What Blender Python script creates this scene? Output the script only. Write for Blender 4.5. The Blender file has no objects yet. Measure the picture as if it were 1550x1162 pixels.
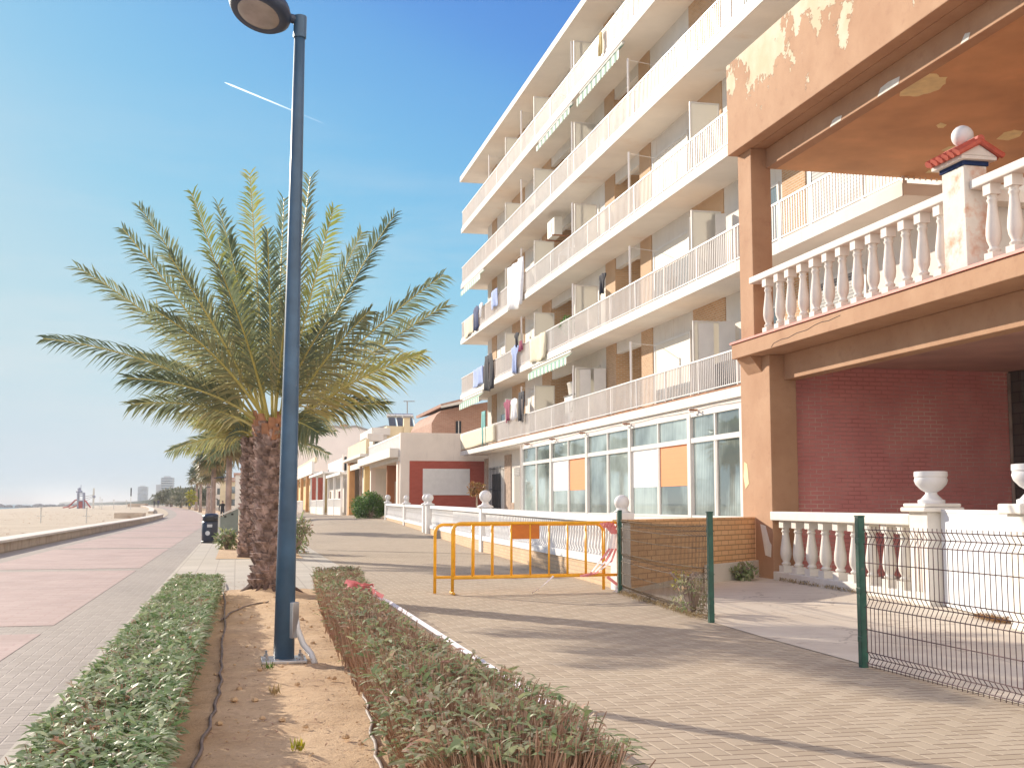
import bpy, math, random
from mathutils import Vector, Matrix
R=math.radians
rnd=random.Random(7)
scene=bpy.context.scene
COL=scene.collection

# ------------------------------------------------------------------ camera
F=1800.0; CXP=775.0; CYP=581.0; H=1.45; HOR=762.0; VX=358.0
TH=math.atan((HOR-CYP)/F); YAW=math.atan((CXP-VX)*math.cos(TH)/F)
FW=Vector((math.sin(YAW)*math.cos(TH),math.cos(YAW)*math.cos(TH),math.sin(TH)))
RT=Vector((math.cos(YAW),-math.sin(YAW),0)); UP=RT.cross(FW)
CAM=Vector((0,0,H))
cd=bpy.data.cameras.new('camera'); cam=bpy.data.objects.new('camera',cd); COL.objects.link(cam)
cd.sensor_fit='HORIZONTAL'; cd.sensor_width=36; cd.lens=36*F/1550; cd.clip_start=.05; cd.clip_end=30000
M3=Matrix((RT,UP,-FW)).transposed(); cam.matrix_world=Matrix.Translation(CAM)@M3.to_4x4()
scene.camera=cam
# survey helpers: a photo pixel to a point on a plane of the place
def ray(x,y): return FW*F+RT*(x-CXP)-UP*(y-CYP)
def atG(x,y,z=0.0): d=ray(x,y); return CAM+d*((z-H)/d.z)
def atX(x,y,X): d=ray(x,y); return CAM+d*(X/d.x)
def atY(x,y,Y): d=ray(x,y); return CAM+d*(Y/d.y)

def smooth(a,b,x):
    t=max(0.0,min(1.0,(x-a)/(b-a))); return t*t*(3-2*t)
def shift(Y):
    return 0.0 if Y<80 else -8.5*((Y-80)/170.0)**2 if Y<300 else -14.2-(Y-300)*.075
def ex(Y): return -1.75*smooth(45,105,Y)   # the palm bed swings out a little
def gz(X,Y):
    return .5*smooth(48,78,Y)*smooth(1.5,6,X)*(1-.45*smooth(90,135,Y))+.7*smooth(130,300,Y)

# ------------------------------------------------------------------ materials
def newmat(name):
    m=bpy.data.materials.new(name); m.use_nodes=True
    nt=m.node_tree; b=nt.nodes['Principled BSDF']
    return m,nt,b
def nd(nt,t,**k):
    n=nt.nodes.new(t)
    for a,v in k.items():
        if a.startswith('i_'):
            key=a[2:]
            key=int(key) if key.isdigit() else key.replace('_',' ')
            n.inputs[key].default_value=v
        else: setattr(n,a,v)
    return n
def lk(nt,a,b): nt.links.new(a,b)
def mth(nt,op,a,b=None,clamp=False):
    n=nt.nodes.new('ShaderNodeMath'); n.operation=op; n.use_clamp=clamp
    for i,v in enumerate((a,b)):
        if v is None: continue
        if isinstance(v,(int,float)): n.inputs[i].default_value=v
        else: lk(nt,v,n.inputs[i])
    return n.outputs[0]
def c4(c): return (c[0],c[1],c[2],1)
def mixc(nt,fac,a,b,mode='MIX'):
    n=nt.nodes.new('ShaderNodeMix'); n.data_type='RGBA'; n.blend_type=mode
    for i,v in ((0,fac),(6,a),(7,b)):
        if isinstance(v,(int,float)): n.inputs[i].default_value=v
        elif isinstance(v,tuple): n.inputs[i].default_value=c4(v)
        else: lk(nt,v,n.inputs[i])
    return n.outputs[2]
def noise(nt,vec,scale,detail=4,rough=.55):
    n=nd(nt,'ShaderNodeTexNoise',i_Scale=scale,i_Detail=detail,i_Roughness=rough)
    if vec is not None: lk(nt,vec,n.inputs['Vector'])
    return n.outputs['Fac']
def ramp(nt,fac,lo,hi):
    n=nd(nt,'ShaderNodeMapRange'); n.clamp=True
    lk(nt,fac,n.inputs[0]); n.inputs[1].default_value=lo; n.inputs[2].default_value=hi
    return n.outputs[0]
def bump(nt,b,h,strength=.3,dist=.01):
    n=nd(nt,'ShaderNodeBump',i_Strength=strength,i_Distance=dist); lk(nt,h,n.inputs['Height']); lk(nt,n.outputs[0],b.inputs['Normal'])
def geo(nt): return nd(nt,'ShaderNodeNewGeometry').outputs['Position']
def uvn(nt): return nd(nt,'ShaderNodeUVMap').outputs[0]

def plain(name,col,rough=.6,var=.12,scale=3.0,bs=.0,metal=0.0,spec=.5,dirt=None,dscale=1.2,dlo=.55,dhi=.75,bscale=30,streak=None):
    m,nt,b=newmat(name); p=geo(nt)
    f=noise(nt,p,scale,6)
    d=tuple(max(0,c*(1-var*1.6)) for c in col); l=tuple(min(1,c*(1+var)) for c in col)
    c=mixc(nt,ramp(nt,f,.3,.7),d,l)
    if dirt:
        f2=noise(nt,p,dscale,8,.65); c=mixc(nt,ramp(nt,f2,dlo,dhi),c,dirt)
    if streak:   # rain and rust runs down the face
        mp=nd(nt,'ShaderNodeMapping'); mp.inputs['Scale'].default_value=(5,5,.35); lk(nt,p,mp.inputs[0])
        f3=mth(nt,'MULTIPLY',ramp(nt,noise(nt,mp.outputs[0],1.0,5,.7),.56,.74),ramp(nt,noise(nt,p,.35,3),.42,.62))
        c=mixc(nt,mth(nt,'MULTIPLY',f3,.55),c,streak)
    lk(nt,c,b.inputs['Base Color']); b.inputs['Roughness'].default_value=rough
    b.inputs['Metallic'].default_value=metal; b.inputs['Specular IOR Level'].default_value=spec
    if bs: bump(nt,b,noise(nt,p,bscale,5),bs,.01)
    return m
def brick(name,c1,c2,mortar,bw=.24,bh=.07,ms=.012,rough=.85,bs=.5,fade=None,rowoff=.5,var=.0):
    m,nt,b=newmat(name); u=uvn(nt)
    n=nd(nt,'ShaderNodeTexBrick',i_Scale=1.0,i_Brick_Width=bw,i_Row_Height=bh,i_Mortar_Size=ms,i_Mortar_Smooth=.15,i_Bias=0.0)
    n.offset=rowoff
    lk(nt,u,n.inputs['Vector'])
    n.inputs['Color1'].default_value=c4(c1); n.inputs['Color2'].default_value=c4(c2); n.inputs['Mortar'].default_value=c4(mortar)
    c=n.outputs['Color']; p=geo(nt)
    if fade:  # paint that has covered most of the mortar lines; they show only in worn areas
        n.inputs['Mortar'].default_value=c4(mortar)
        f=ramp(nt,noise(nt,p,.9,5),fade[0],fade[1])
        mf=mth(nt,'MULTIPLY',n.outputs['Fac'],f)
        base=mixc(nt,ramp(nt,noise(nt,p,1.3,5),.3,.7),c1,c2)
        dk=tuple(x*.72 for x in c1)
        base=mixc(nt,mth(nt,'MULTIPLY',n.outputs['Fac'],.6),base,dk)
        c=mixc(nt,mf,base,mortar)
    c=mixc(nt,mth(nt,'MULTIPLY',ramp(nt,noise(nt,p,.7,6,.6),.35,.75),.25+var),c,tuple(x*.55 for x in c1))
    lk(nt,c,b.inputs['Base Color']); b.inputs['Roughness'].default_value=rough
    h=mth(nt,'SUBTRACT',noise(nt,p,40,4),mth(nt,'MULTIPLY',n.outputs['Fac'],2.0))
    bump(nt,b,h,bs,.008)
    return m
def herring(name,c1,c2,joint,w=.1,jw=.05,stain=(.5,.45,.42),bs=.6,rough=.85,big=.35):
    m,nt,b=newmat(name); u=uvn(nt)
    s=nd(nt,'ShaderNodeSeparateXYZ'); lk(nt,u,s.inputs[0])
    x=mth(nt,'DIVIDE',s.outputs[0],w); y=mth(nt,'DIVIDE',s.outputs[1],w)
    i=mth(nt,'FLOOR',x); j=mth(nt,'FLOOR',y); fx=mth(nt,'FRACT',x); fy=mth(nt,'FRACT',y)
    k=mth(nt,'FLOORED_MODULO',mth(nt,'SUBTRACT',i,j),4.0)
    eq=[mth(nt,'COMPARE',k,float(v)) for v in range(4)]
    for e in eq: e.node.inputs[2].default_value=.1
    dl=mth(nt,'ADD',fx,eq[1]); dr=mth(nt,'ADD',mth(nt,'SUBTRACT',1.0,fx),eq[0])
    db=mth(nt,'ADD',fy,eq[2]); dt=mth(nt,'ADD',mth(nt,'SUBTRACT',1.0,fy),eq[3])
    dvv=mth(nt,'MINIMUM',dl,dr); dhh=mth(nt,'MINIMUM',db,dt); d=mth(nt,'MINIMUM',dvv,dhh)
    jm=nd(nt,'ShaderNodeMapRange'); jm.clamp=True; lk(nt,d,jm.inputs[0])
    jm.inputs[1].default_value=jw*.6; jm.inputs[2].default_value=jw*1.5; jm.inputs[3].default_value=1; jm.inputs[4].default_value=0
    cb=nd(nt,'ShaderNodeCombineXYZ'); lk(nt,mth(nt,'SUBTRACT',i,eq[1]),cb.inputs[0]); lk(nt,mth(nt,'SUBTRACT',j,eq[2]),cb.inputs[1])
    wn=nd(nt,'ShaderNodeTexWhiteNoise'); wn.noise_dimensions='2D'; lk(nt,cb.outputs[0],wn.inputs['Vector'])
    p=geo(nt)
    c=mixc(nt,wn.outputs['Value'],c1,c2)
    c=mixc(nt,mth(nt,'MULTIPLY',ramp(nt,noise(nt,p,.5,7,.62),.4,.75),big),c,stain)
    c=mixc(nt,mth(nt,'MULTIPLY',ramp(nt,noise(nt,p,60,3),.45,.8),.25),c,tuple(v*.7 for v in c1))
    jn=mixc(nt,mth(nt,'LESS_THAN',dvv,dhh),joint,tuple(min(.7,v*1.10) for v in c2))  # joints darker across the walk, lighter along it: sun shading put into colour
    c=mixc(nt,mth(nt,'MULTIPLY',ramp(nt,noise(nt,p,.17,5,.6),.48,.66),.35),c,tuple(v*.66 for v in c1))
    c=mixc(nt,mth(nt,'MULTIPLY',ramp(nt,noise(nt,p,1.7,9,.72),.60,.78),.45),c,tuple(min(.75,v*1.35) for v in c2))
    c=mixc(nt,mth(nt,'MULTIPLY',jm.outputs[0],mth(nt,'ADD',.50,mth(nt,'MULTIPLY',noise(nt,p,5,3),.7),True)),c,jn)
    lk(nt,c,b.inputs['Base Color']); b.inputs['Roughness'].default_value=rough
    hh=mth(nt,'SUBTRACT',mth(nt,'MULTIPLY',noise(nt,p,90,3),.35),jm.outputs[0])
    hh=mth(nt,'ADD',hh,mth(nt,'MULTIPLY',wn.outputs['Value'],.35))
    bump(nt,b,hh,bs,.008)
    return m
def leafmat(name,stops,rough=.45,trans=.25,spec=.5):
    m,nt,b=newmat(name); u=uvn(nt)
    s=nd(nt,'ShaderNodeSeparateXYZ'); lk(nt,u,s.inputs[0])
    r=nd(nt,'ShaderNodeValToRGB'); el=r.color_ramp.elements
    el[0].position=stops[0][0]; el[0].color=c4(stops[0][1]); el[1].position=stops[-1][0]; el[1].color=c4(stops[-1][1])
    for q,cc in stops[1:-1]:
        e=el.new(q); e.color=c4(cc)
    lk(nt,s.outputs[0],r.inputs[0]); lk(nt,r.outputs[0],b.inputs['Base Color'])
    b.inputs['Roughness'].default_value=rough; b.inputs['Specular IOR Level'].default_value=spec
    if trans:
        t=nd(nt,'ShaderNodeBsdfTranslucent'); lk(nt,r.outputs[0],t.inputs[0])
        mx=nd(nt,'ShaderNodeMixShader'); mx.inputs[0].default_value=trans
        lk(nt,b.outputs[0],mx.inputs[1]); lk(nt,t.outputs[0],mx.inputs[2])
        lk(nt,mx.outputs[0],nt.nodes['Material Output'].inputs[0])
    return m
def stripes(name,c1,c2,period,axis=0,rough=.7):
    m,nt,b=newmat(name); u=uvn(nt)
    s=nd(nt,'ShaderNodeSeparateXYZ'); lk(nt,u,s.inputs[0])
    f=mth(nt,'FRACT',mth(nt,'DIVIDE',s.outputs[axis],period))
    f=mth(nt,'GREATER_THAN',f,.5)
    lk(nt,mixc(nt,f,c1,c2),b.inputs['Base Color']); b.inputs['Roughness'].default_value=rough
    return m
def lines(name,col,dark,period,axis=1,w=.06,rough=.6,var=.08):
    m,nt,b=newmat(name); u=uvn(nt)
    s=nd(nt,'ShaderNodeSeparateXYZ'); lk(nt,u,s.inputs[0])
    f=mth(nt,'FRACT',mth(nt,'DIVIDE',s.outputs[axis],period)); f=mth(nt,'LESS_THAN',f,w)
    p=geo(nt); base=mixc(nt,ramp(nt,noise(nt,p,1.5,5),.3,.7),tuple(c*(1-var) for c in col),col)
    lk(nt,mixc(nt,f,base,dark),b.inputs['Base Color']); b.inputs['Roughness'].default_value=rough
    bump(nt,b,mth(nt,'MULTIPLY',f,-1.0),.4,.006)
    return m
def glassmat(name,inner,tint=.55,rough=.02):
    m,nt,b=newmat(name); p=geo(nt)
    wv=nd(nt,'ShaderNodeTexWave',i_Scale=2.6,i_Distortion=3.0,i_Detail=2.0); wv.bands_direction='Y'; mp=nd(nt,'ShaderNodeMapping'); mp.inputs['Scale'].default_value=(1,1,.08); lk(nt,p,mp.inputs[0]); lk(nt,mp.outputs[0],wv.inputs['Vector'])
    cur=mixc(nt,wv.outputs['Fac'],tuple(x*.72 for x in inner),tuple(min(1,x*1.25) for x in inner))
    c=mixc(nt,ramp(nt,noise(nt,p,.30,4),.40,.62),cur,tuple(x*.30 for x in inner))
    d=nd(nt,'ShaderNodeBsdfDiffuse'); lk(nt,c,d.inputs[0])
    g=nd(nt,'ShaderNodeBsdfGlossy'); g.inputs['Roughness'].default_value=rough; g.inputs['Color'].default_value=(.86,.95,.93,1)
    lw=nd(nt,'ShaderNodeLayerWeight',i_Blend=tint)
    n=nd(nt,'ShaderNodeBump',i_Strength=.03,i_Distance=.02); lk(nt,noise(nt,p,1.3,2),n.inputs['Height']); lk(nt,n.outputs[0],g.inputs['Normal'])
    mx=nd(nt,'ShaderNodeMixShader'); lk(nt,lw.outputs['Fresnel'],mx.inputs[0]); lk(nt,d.outputs[0],mx.inputs[1]); lk(nt,g.outputs[0],mx.inputs[2])
    lk(nt,mx.outputs[0],nt.nodes['Material Output'].inputs[0])
    return m

M={}
M['white']=plain('white_render',(.70,.66,.60),.75,.05,1.2,.15,dirt=(.62,.56,.48),dscale=.8,dlo=.6,dhi=.85,streak=(.46,.34,.23))
M['soffit']=plain('soffit_render',(.86,.80,.71),.8,.05,.7,.15,dirt=(.66,.5,.36),dscale=.35,dlo=.6,dhi=.8)
M['whitep']=plain('white_paint',(.82,.81,.79),.5,.05,3,.1,dirt=(.6,.56,.5),dscale=2.5,dlo=.62,dhi=.8)
M['rail']=plain('railing_paint',(.74,.70,.67),.35,.05,2,0)
M['clean']=plain('white_plaster',(.74,.73,.72),.6,.04,3,.12,dirt=(.68,.62,.52),dscale=3,dlo=.62,dhi=.85)
M['gatewhite']=lines('white_boards',(.74,.75,.77),(.66,.67,.7),.16,1,.05)
M['brickO']=brick('orange_brick',(.50,.27,.12),(.62,.36,.18),(.60,.48,.34),.25,.075,.014)
M['brickT']=brick('terrace_brick',(.80,.47,.23),(.86,.55,.29),(.46,.26,.13),.30,.095,.010,bs=.6)
M['brickP']=brick('pale_brick',(.62,.42,.24),(.68,.48,.30),(.50,.36,.24),.3,.08,.01)
M['brickR']=brick('red_painted_brick',(.68,.24,.225),(.76,.30,.27),(.82,.56,.48),.27,.085,.010,fade=(.44,.68),bs=.9,rough=.7)
M['redwall']=brick('red_house_brick',(.40,.075,.048),(.46,.10,.065),(.42,.11,.08),.3,.08,.006,bs=.3)
M['block']=brick('grey_block',(.10,.085,.075),(.13,.11,.1),(.06,.05,.05),.45,.22,.012)
M['brickM']=brick('brown_house_brick',(.42,.20,.13),(.50,.27,.18),(.5,.38,.3),.3,.08,.012)
def ochre(name,peel):
    m,nt,b=newmat(name); p=geo(nt)
    c=mixc(nt,ramp(nt,noise(nt,p,1.1,6,.6),.3,.72),(.41,.22,.12),(.51,.305,.18))
    c=mixc(nt,mth(nt,'MULTIPLY',ramp(nt,noise(nt,p,5,6,.7),.55,.75),.35),c,(.27,.11,.06))
    if peel:
        s=nd(nt,'ShaderNodeSeparateXYZ'); lk(nt,p,s.inputs[0])
        zf=mth(nt,'MULTIPLY',mth(nt,'SUBTRACT',s.outputs[2],9.6),.13)
        n1=mth(nt,'ADD',noise(nt,p,1.35,9,.62),zf)
        n2=mth(nt,'ADD',noise(nt,p,3.2,6,.6),mth(nt,'MULTIPLY',zf,1.0))
        f1=ramp(nt,n1,.558,.564); f2=ramp(nt,n2,.645,.650)
        f=mth(nt,'MAXIMUM',f1,f2)
        pl=mixc(nt,ramp(nt,noise(nt,p,2.2,5),.35,.65),(.60,.49,.32),(.70,.60,.45))
        rim=mth(nt,'SUBTRACT',mth(nt,'MAXIMUM',ramp(nt,n1,.545,.560),ramp(nt,n2,.632,.647)),f)
        c=mixc(nt,mth(nt,'MULTIPLY',rim,.55),c,(.20,.10,.06))  # painted shadow line at the broken edge of each peeled patch
        c=mixc(nt,f,c,pl)
        h=mth(nt,'SUBTRACT',mth(nt,'MULTIPLY',noise(nt,p,35,4),.3),f); bump(nt,b,h,.7,.012)
    else: bump(nt,b,noise(nt,p,28,6),.3,.01)
    lk(nt,c,b.inputs['Base Color']); b.inputs['Roughness'].default_value=.85
    return m
M['ochre']=ochre('ochre_render',False); M['ochrepeel']=ochre('ochre_render_peeling',True)
M['ceil']=plain('ochre_ceiling',(.66,.37,.19),.85,.14,.8,.25,dirt=(.58,.33,.17),dscale=.6)
M['ceil2']=plain('plum_ceiling',(.56,.33,.27),.85,.1,1,.2)
M['patch']=plain('bare_plaster',(.86,.74,.42),.9,.1,4,.3)
M['patchw']=plain('white_plaster_patch',(.80,.76,.68),.9,.08,4,.3)
M['tile_red']=plain('red_tile',(.52,.10,.06),.5,.15,6,.1)
M['bluetile']=plain('blue_tile',(.02,.04,.12),.8,.1,5,spec=.1)
M['balus']=plain('baluster_plaster',(.76,.70,.64),.75,.05,4,.2,dirt=(.60,.48,.36),dscale=5,dlo=.62,dhi=.85)
M['balusl']=plain('balustrade_white',(.74,.70,.63),.7,.04,4,.15,dirt=(.66,.56,.44),dscale=3,dlo=.62,dhi=.85)
M['pedest']=plain('pedestal_plaster',(.78,.73,.66),.8,.08,3,.3,dirt=(.62,.34,.22),dscale=3,dlo=.5,dhi=.68)
M['lamp']=plain('lamp_blue',(.05,.105,.175),.42,.2,3,.08,dirt=(.16,.19,.22),dscale=5,dlo=.60,dhi=.78)
M['lamphead']=plain('lamp_head_dark',(.03,.045,.08),.4,.1,4)
M['lens']=plain('lamp_lens',(.34,.29,.26),.25,.1,8)
M['steel']=plain('galvanised',(.55,.56,.58),.35,.1,8,metal=.7)
M['pvc']=plain('grey_conduit',(.62,.63,.64),.4,.05,4)
M['green']=plain('fence_green',(.012,.075,.05),.4,.2,10,dirt=(.16,.15,.12),dscale=14,dlo=.62,dhi=.7)
M['wire']=plain('wire_rust',(.10,.05,.05),.6,.4,12)
M['wireg']=plain('wire_brown',(.16,.11,.06),.6,.3,12)
M['yellow']=plain('barrier_yellow',(.88,.44,.02),.4,.12,6,dirt=(.60,.30,.05),dscale=14,dlo=.64,dhi=.74)
M['orangep']=plain('barrier_plate_orange',(.60,.17,.015),.5,.08,6)
M['tapep']=stripes('barrier_tape',(.78,.28,.28),(.88,.80,.80),.5)
M['tapew']=plain('white_tape',(.86,.80,.82),.4,.06,6)
M['bark']=plain('palm_bark',(.14,.085,.065),.9,.35,9,.5,dirt=(.10,.06,.045),dscale=12,dlo=.5,dhi=.65)
M['barkt']=plain('palm_trunk_far',(.36,.27,.23),.9,.25,2,.4)
M['boot']=plain('palm_boot',(.44,.31,.265),.9,.35,7,.5,dirt=(.13,.08,.06),dscale=6,dlo=.42,dhi=.62)
M['bootcut']=plain('palm_cut',(.40,.19,.10),.85,.2,8)
M['frond']=leafmat('palm_leaflets',[(0,(.11,.155,.105)),(.35,(.19,.225,.13)),(.7,(.34,.315,.15)),(1,(.42,.34,.19))],.42,.48,.35)
M['rachis']=plain('palm_rachis',(.44,.38,.11),.45,.15,4)
M['frondy']=leafmat('palm_leaflets_yellow',[(0,(.26,.32,.09)),(.5,(.42,.40,.14)),(1,(.54,.40,.20))],.55,.42,.15)
M['fan']=leafmat('fan_leaves',[(0,(.05,.085,.03)),(.5,(.10,.13,.045)),(1,(.26,.20,.10))],.45,.25)
M['leafh']=leafmat('hedge_leaves',[(0,(.12,.21,.07)),(.35,(.25,.34,.15)),(.70,(.44,.48,.31)),(.88,(.52,.45,.35)),(1,(.42,.24,.16))],.5,.35,.3)
M['leafd']=leafmat('hedge_leaves_dry',[(0,(.16,.23,.09)),(.45,(.31,.36,.18)),(.72,(.46,.42,.28)),(1,(.48,.27,.20))],.5,.35,.3)
M['leafb']=leafmat('bush_leaves',[(0,(.06,.13,.025)),(.5,(.11,.22,.05)),(1,(.18,.30,.08))],.5,.35,.3)
M['leaft']=leafmat('far_tree_leaves',[(0,(.10,.12,.06)),(.5,(.15,.16,.09)),(1,(.22,.20,.13))],.6,.25)
M['leafy']=leafmat('yellow_leaves',[(0,(.25,.28,.03)),(1,(.50,.44,.03))],.5,.3)
M['leafo']=leafmat('orange_leaves',[(0,(.24,.16,.05)),(1,(.46,.22,.08))],.5,.3)
M['dry']=leafmat('dry_grass',[(0,(.30,.22,.10)),(1,(.46,.34,.18))],.7,.2)
M['twig']=leafmat('hedge_twigs',[(0,(.32,.19,.125)),(.5,(.50,.325,.22)),(1,(.62,.45,.33))],.8,.25,.1)
M['hose']=plain('drip_hose',(.22,.17,.14),.6,.25,8)
M['soil']=None
M['navy']=plain('bin_navy',(.022,.03,.055),.3,.15,5)
M['black']=plain('black_plastic',(.012,.012,.015),.5,.2,6)
M['binmark']=plain('bin_mark',(.55,.58,.62),.5,.1,6)
M['greygreen']=plain('grey_green_metal',(.20,.235,.215),.45,.08,2)
M['palegrey']=plain('pale_metal',(.62,.62,.58),.45,.08,3)
M['wood']=plain('post_wood',(.40,.32,.24),.8,.2,8)
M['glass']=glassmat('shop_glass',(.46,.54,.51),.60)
M['glassd']=glassmat('window_glass',(.16,.19,.21),.5)
M['shutter']=lines('roller_shutter',(.80,.74,.63),(.58,.52,.44),.055,1,.15)
M['louver']=lines('grey_louvre',(.30,.29,.28),(.10,.10,.10),.09,1,.35)
M['blindo']=lines('orange_blind',(.78,.24,.055),(.62,.18,.04),.16,1,.05)
M['blindw']=lines('white_blind',(.84,.83,.81),(.75,.74,.72),.16,1,.05)
M['alum']=plain('white_aluminium',(.70,.67,.62),.4,.04,3)
M['frost']=leafmat('frosted_screen',[(0,(.70,.68,.63)),(1,(.70,.68,.63))],.5,.55,.2)
M['awn']=stripes('awning_stripe',(.02,.15,.10),(.52,.60,.50),.62)
M['awnb']=stripes('awning_stripe_pale',(.16,.36,.27),(.62,.66,.54),.66)
M['rust']=plain('rusty_edge',(.34,.15,.07),.85,.3,4,.3)
M['ac']=plain('ac_casing',(.74,.70,.62),.5,.06,3)
M['acg']=plain('ac_grille',(.16,.16,.16),.5,.1,3)
M['dark']=plain('dark_interior',(.02,.02,.022),.6,.1,3)
M['iron']=plain('window_iron',(.015,.015,.02),.5,.1,6)
M['cream']=plain('cream_render',(.74,.62,.40),.8,.07,1.2,.15)
M['yel']=plain('yellow_render',(.70,.52,.22),.8,.07,1.2,.15)
M['orang']=plain('orange_render',(.62,.32,.12),.8,.08,1.2,.15)
M['dorang']=plain('dark_orange_render',(.40,.16,.06),.8,.08,1.2,.15)
M['greyw']=plain('grey_render',(.84,.75,.69),.85,.05,.25,.1,dirt=(.76,.68,.64),dscale=.12)
M['ltgrey']=plain('light_grey_render',(.80,.72,.65),.8,.05,.8,.1,streak=(.50,.44,.38))
M['greyroof']=plain('grey_roofing',(.33,.31,.30),.85,.1,1,.1)
M['rooft']=plain('roof_tile',(.46,.27,.20),.85,.15,3,.2)
M['solar']=plain('solar_panel',(.10,.11,.13),.2,.15,4)
M['stone']=plain('stone_facing',(.42,.30,.22),.9,.2,5,.4)
M['conc']=plain('concrete_wall',(.52,.43,.34),.9,.12,1.2,.3,dirt=(.34,.24,.17),dscale=1.5,dlo=.5,dhi=.72)
M['conct']=plain('concrete_top',(.68,.63,.56),.85,.08,1.5,.2)
M['tower']=plain('tower_concrete',(.40,.43,.47),.7,.06,.05)
M['towerg']=glassmat('tower_glass',(.10,.17,.28),.5,.1)
M['slide']=plain('slide_red',(.42,.09,.09),.4,.1,3)
M['play']=plain('play_grey',(.30,.33,.42),.5,.1,3)
M['skin']=plain('skin',(.42,.25,.18),.6,.05,4)
M['dkcloth']=plain('dark_cloth',(.022,.024,.032),.9,.2,5)
M['navycloth']=plain('navy_cloth',(.03,.04,.09),.9,.2,5)
M['jean']=plain('denim',(.05,.06,.09),.9,.2,5)
M['hair']=plain('hair',(.05,.04,.035),.8,.2,9)
M['rock']=plain('breakwater_rock',(.20,.20,.21),.9,.2,.2,.2)
def cloth(name,c): return plain(name,c,.9,.08,6,.2,bscale=14)
M['c_white']=cloth('cloth_white',(.84,.83,.84)); M['c_black']=cloth('cloth_black',(.025,.025,.035)); M['c_blue']=cloth('cloth_blue',(.36,.45,.72))
M['c_maroon']=cloth('cloth_maroon',(.32,.06,.12)); M['c_cream']=cloth('cloth_cream',(.76,.68,.50)); M['c_navy']=cloth('cloth_navy',(.06,.08,.18)); M['c_teal']=cloth('cloth_teal',(.16,.42,.40))
M['c_ochre']=cloth('cloth_ochre',(.60,.46,.20))
M['foam']=plain('foam',(.85,.86,.86),.6,.05,.3)

# ground materials
M['walk']=herring('walkway_pavers',(.40,.318,.222),(.485,.398,.288),(.17,.115,.08),.118,.065,stain=(.37,.27,.20))
M['greyp']=herring('grey_pavers',(.325,.28,.24),(.39,.34,.295),(.19,.16,.14),.105,.05,stain=(.33,.285,.25))
M['redp']=brick('red_paving',(.42,.305,.27),(.475,.36,.325),(.42,.29,.26),.4,.2,.014,bs=.3,rough=.85,var=.15)
M['beige']=brick('beige_slabs',(.47,.425,.35),(.53,.48,.40),(.38,.33,.27),.4,.4,.012,rowoff=0,bs=.3)
def soilmat():
    m,nt,b=newmat('planter_soil'); p=geo(nt)
    c=mixc(nt,ramp(nt,noise(nt,p,1.1,7,.6),.3,.7),(.54,.36,.20),(.68,.49,.30))
    c=mixc(nt,mth(nt,'MULTIPLY',ramp(nt,noise(nt,p,7,8,.7),.5,.72),.6),c,(.34,.20,.11))
    c=mixc(nt,mth(nt,'MULTIPLY',ramp(nt,noise(nt,p,60,4),.58,.75),.5),c,(.20,.13,.09))
    lk(nt,c,b.inputs['Base Color']); b.inputs['Roughness'].default_value=.95
    bump(nt,b,mth(nt,'ADD',noise(nt,p,14,8,.7),mth(nt,'MULTIPLY',noise(nt,p,70,4),.35)),.7,.03)
    return m
M['soil']=soilmat()
def concmat():
    m,nt,b=newmat('driveway_concrete'); p=geo(nt)
    c=mixc(nt,ramp(nt,noise(nt,p,.6,7,.6),.3,.7),(.56,.475,.375),(.68,.60,.49))
    c=mixc(nt,mth(nt,'MULTIPLY',ramp(nt,noise(nt,p,2.0,8,.68),.5,.72),.5),c,(.45,.36,.28))
    v=nd(nt,'ShaderNodeTexVoronoi',i_Scale=.45); v.feature='DISTANCE_TO_EDGE'
    nn=nd(nt,'ShaderNodeTexNoise',i_Scale=1.5,i_Detail=5); lk(nt,p,nn.inputs['Vector'])
    vv=nd(nt,'ShaderNodeVectorMath'); vv.operation='ADD'; lk(nt,p,vv.inputs[0]); lk(nt,nn.outputs['Color'],vv.inputs[1]); lk(nt,vv.outputs[0],v.inputs['Vector'])
    cr=mth(nt,'LESS_THAN',v.outputs['Distance'],.006)
    c=mixc(nt,mth(nt,'MULTIPLY',cr,.5),c,(.27,.21,.16))
    lk(nt,c,b.inputs['Base Color']); b.inputs['Roughness'].default_value=.9
    bump(nt,b,noise(nt,p,25,6),.25,.01)
    return m
M['drive']=concmat()
def sandmat():
    m,nt,b=newmat('beach_sand'); p=geo(nt)
    c=mixc(nt,ramp(nt,noise(nt,p,.12,8,.6),.3,.7),(.45,.37,.265),(.54,.455,.34))
    c=mixc(nt,mth(nt,'MULTIPLY',ramp(nt,noise(nt,p,.9,8,.7),.48,.70),.6),c,(.34,.265,.18))
    lk(nt,c,b.inputs['Base Color']); b.inputs['Roughness'].default_value=.95
    bump(nt,b,noise(nt,p,2.5,8,.65),.6,.15)
    return m
M['sand']=sandmat()
def seamat():
    m,nt,b=newmat('sea_water'); p=geo(nt)
    b.inputs['Base Color'].default_value=(.10,.20,.24,1); b.inputs['Roughness'].default_value=.35
    bump(nt,b,noise(nt,p,.35,6,.6),.6,.6)
    return m
M['sea']=seamat()
M['land']=plain('far_land',(.34,.29,.22),.95,.1,.02)

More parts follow.
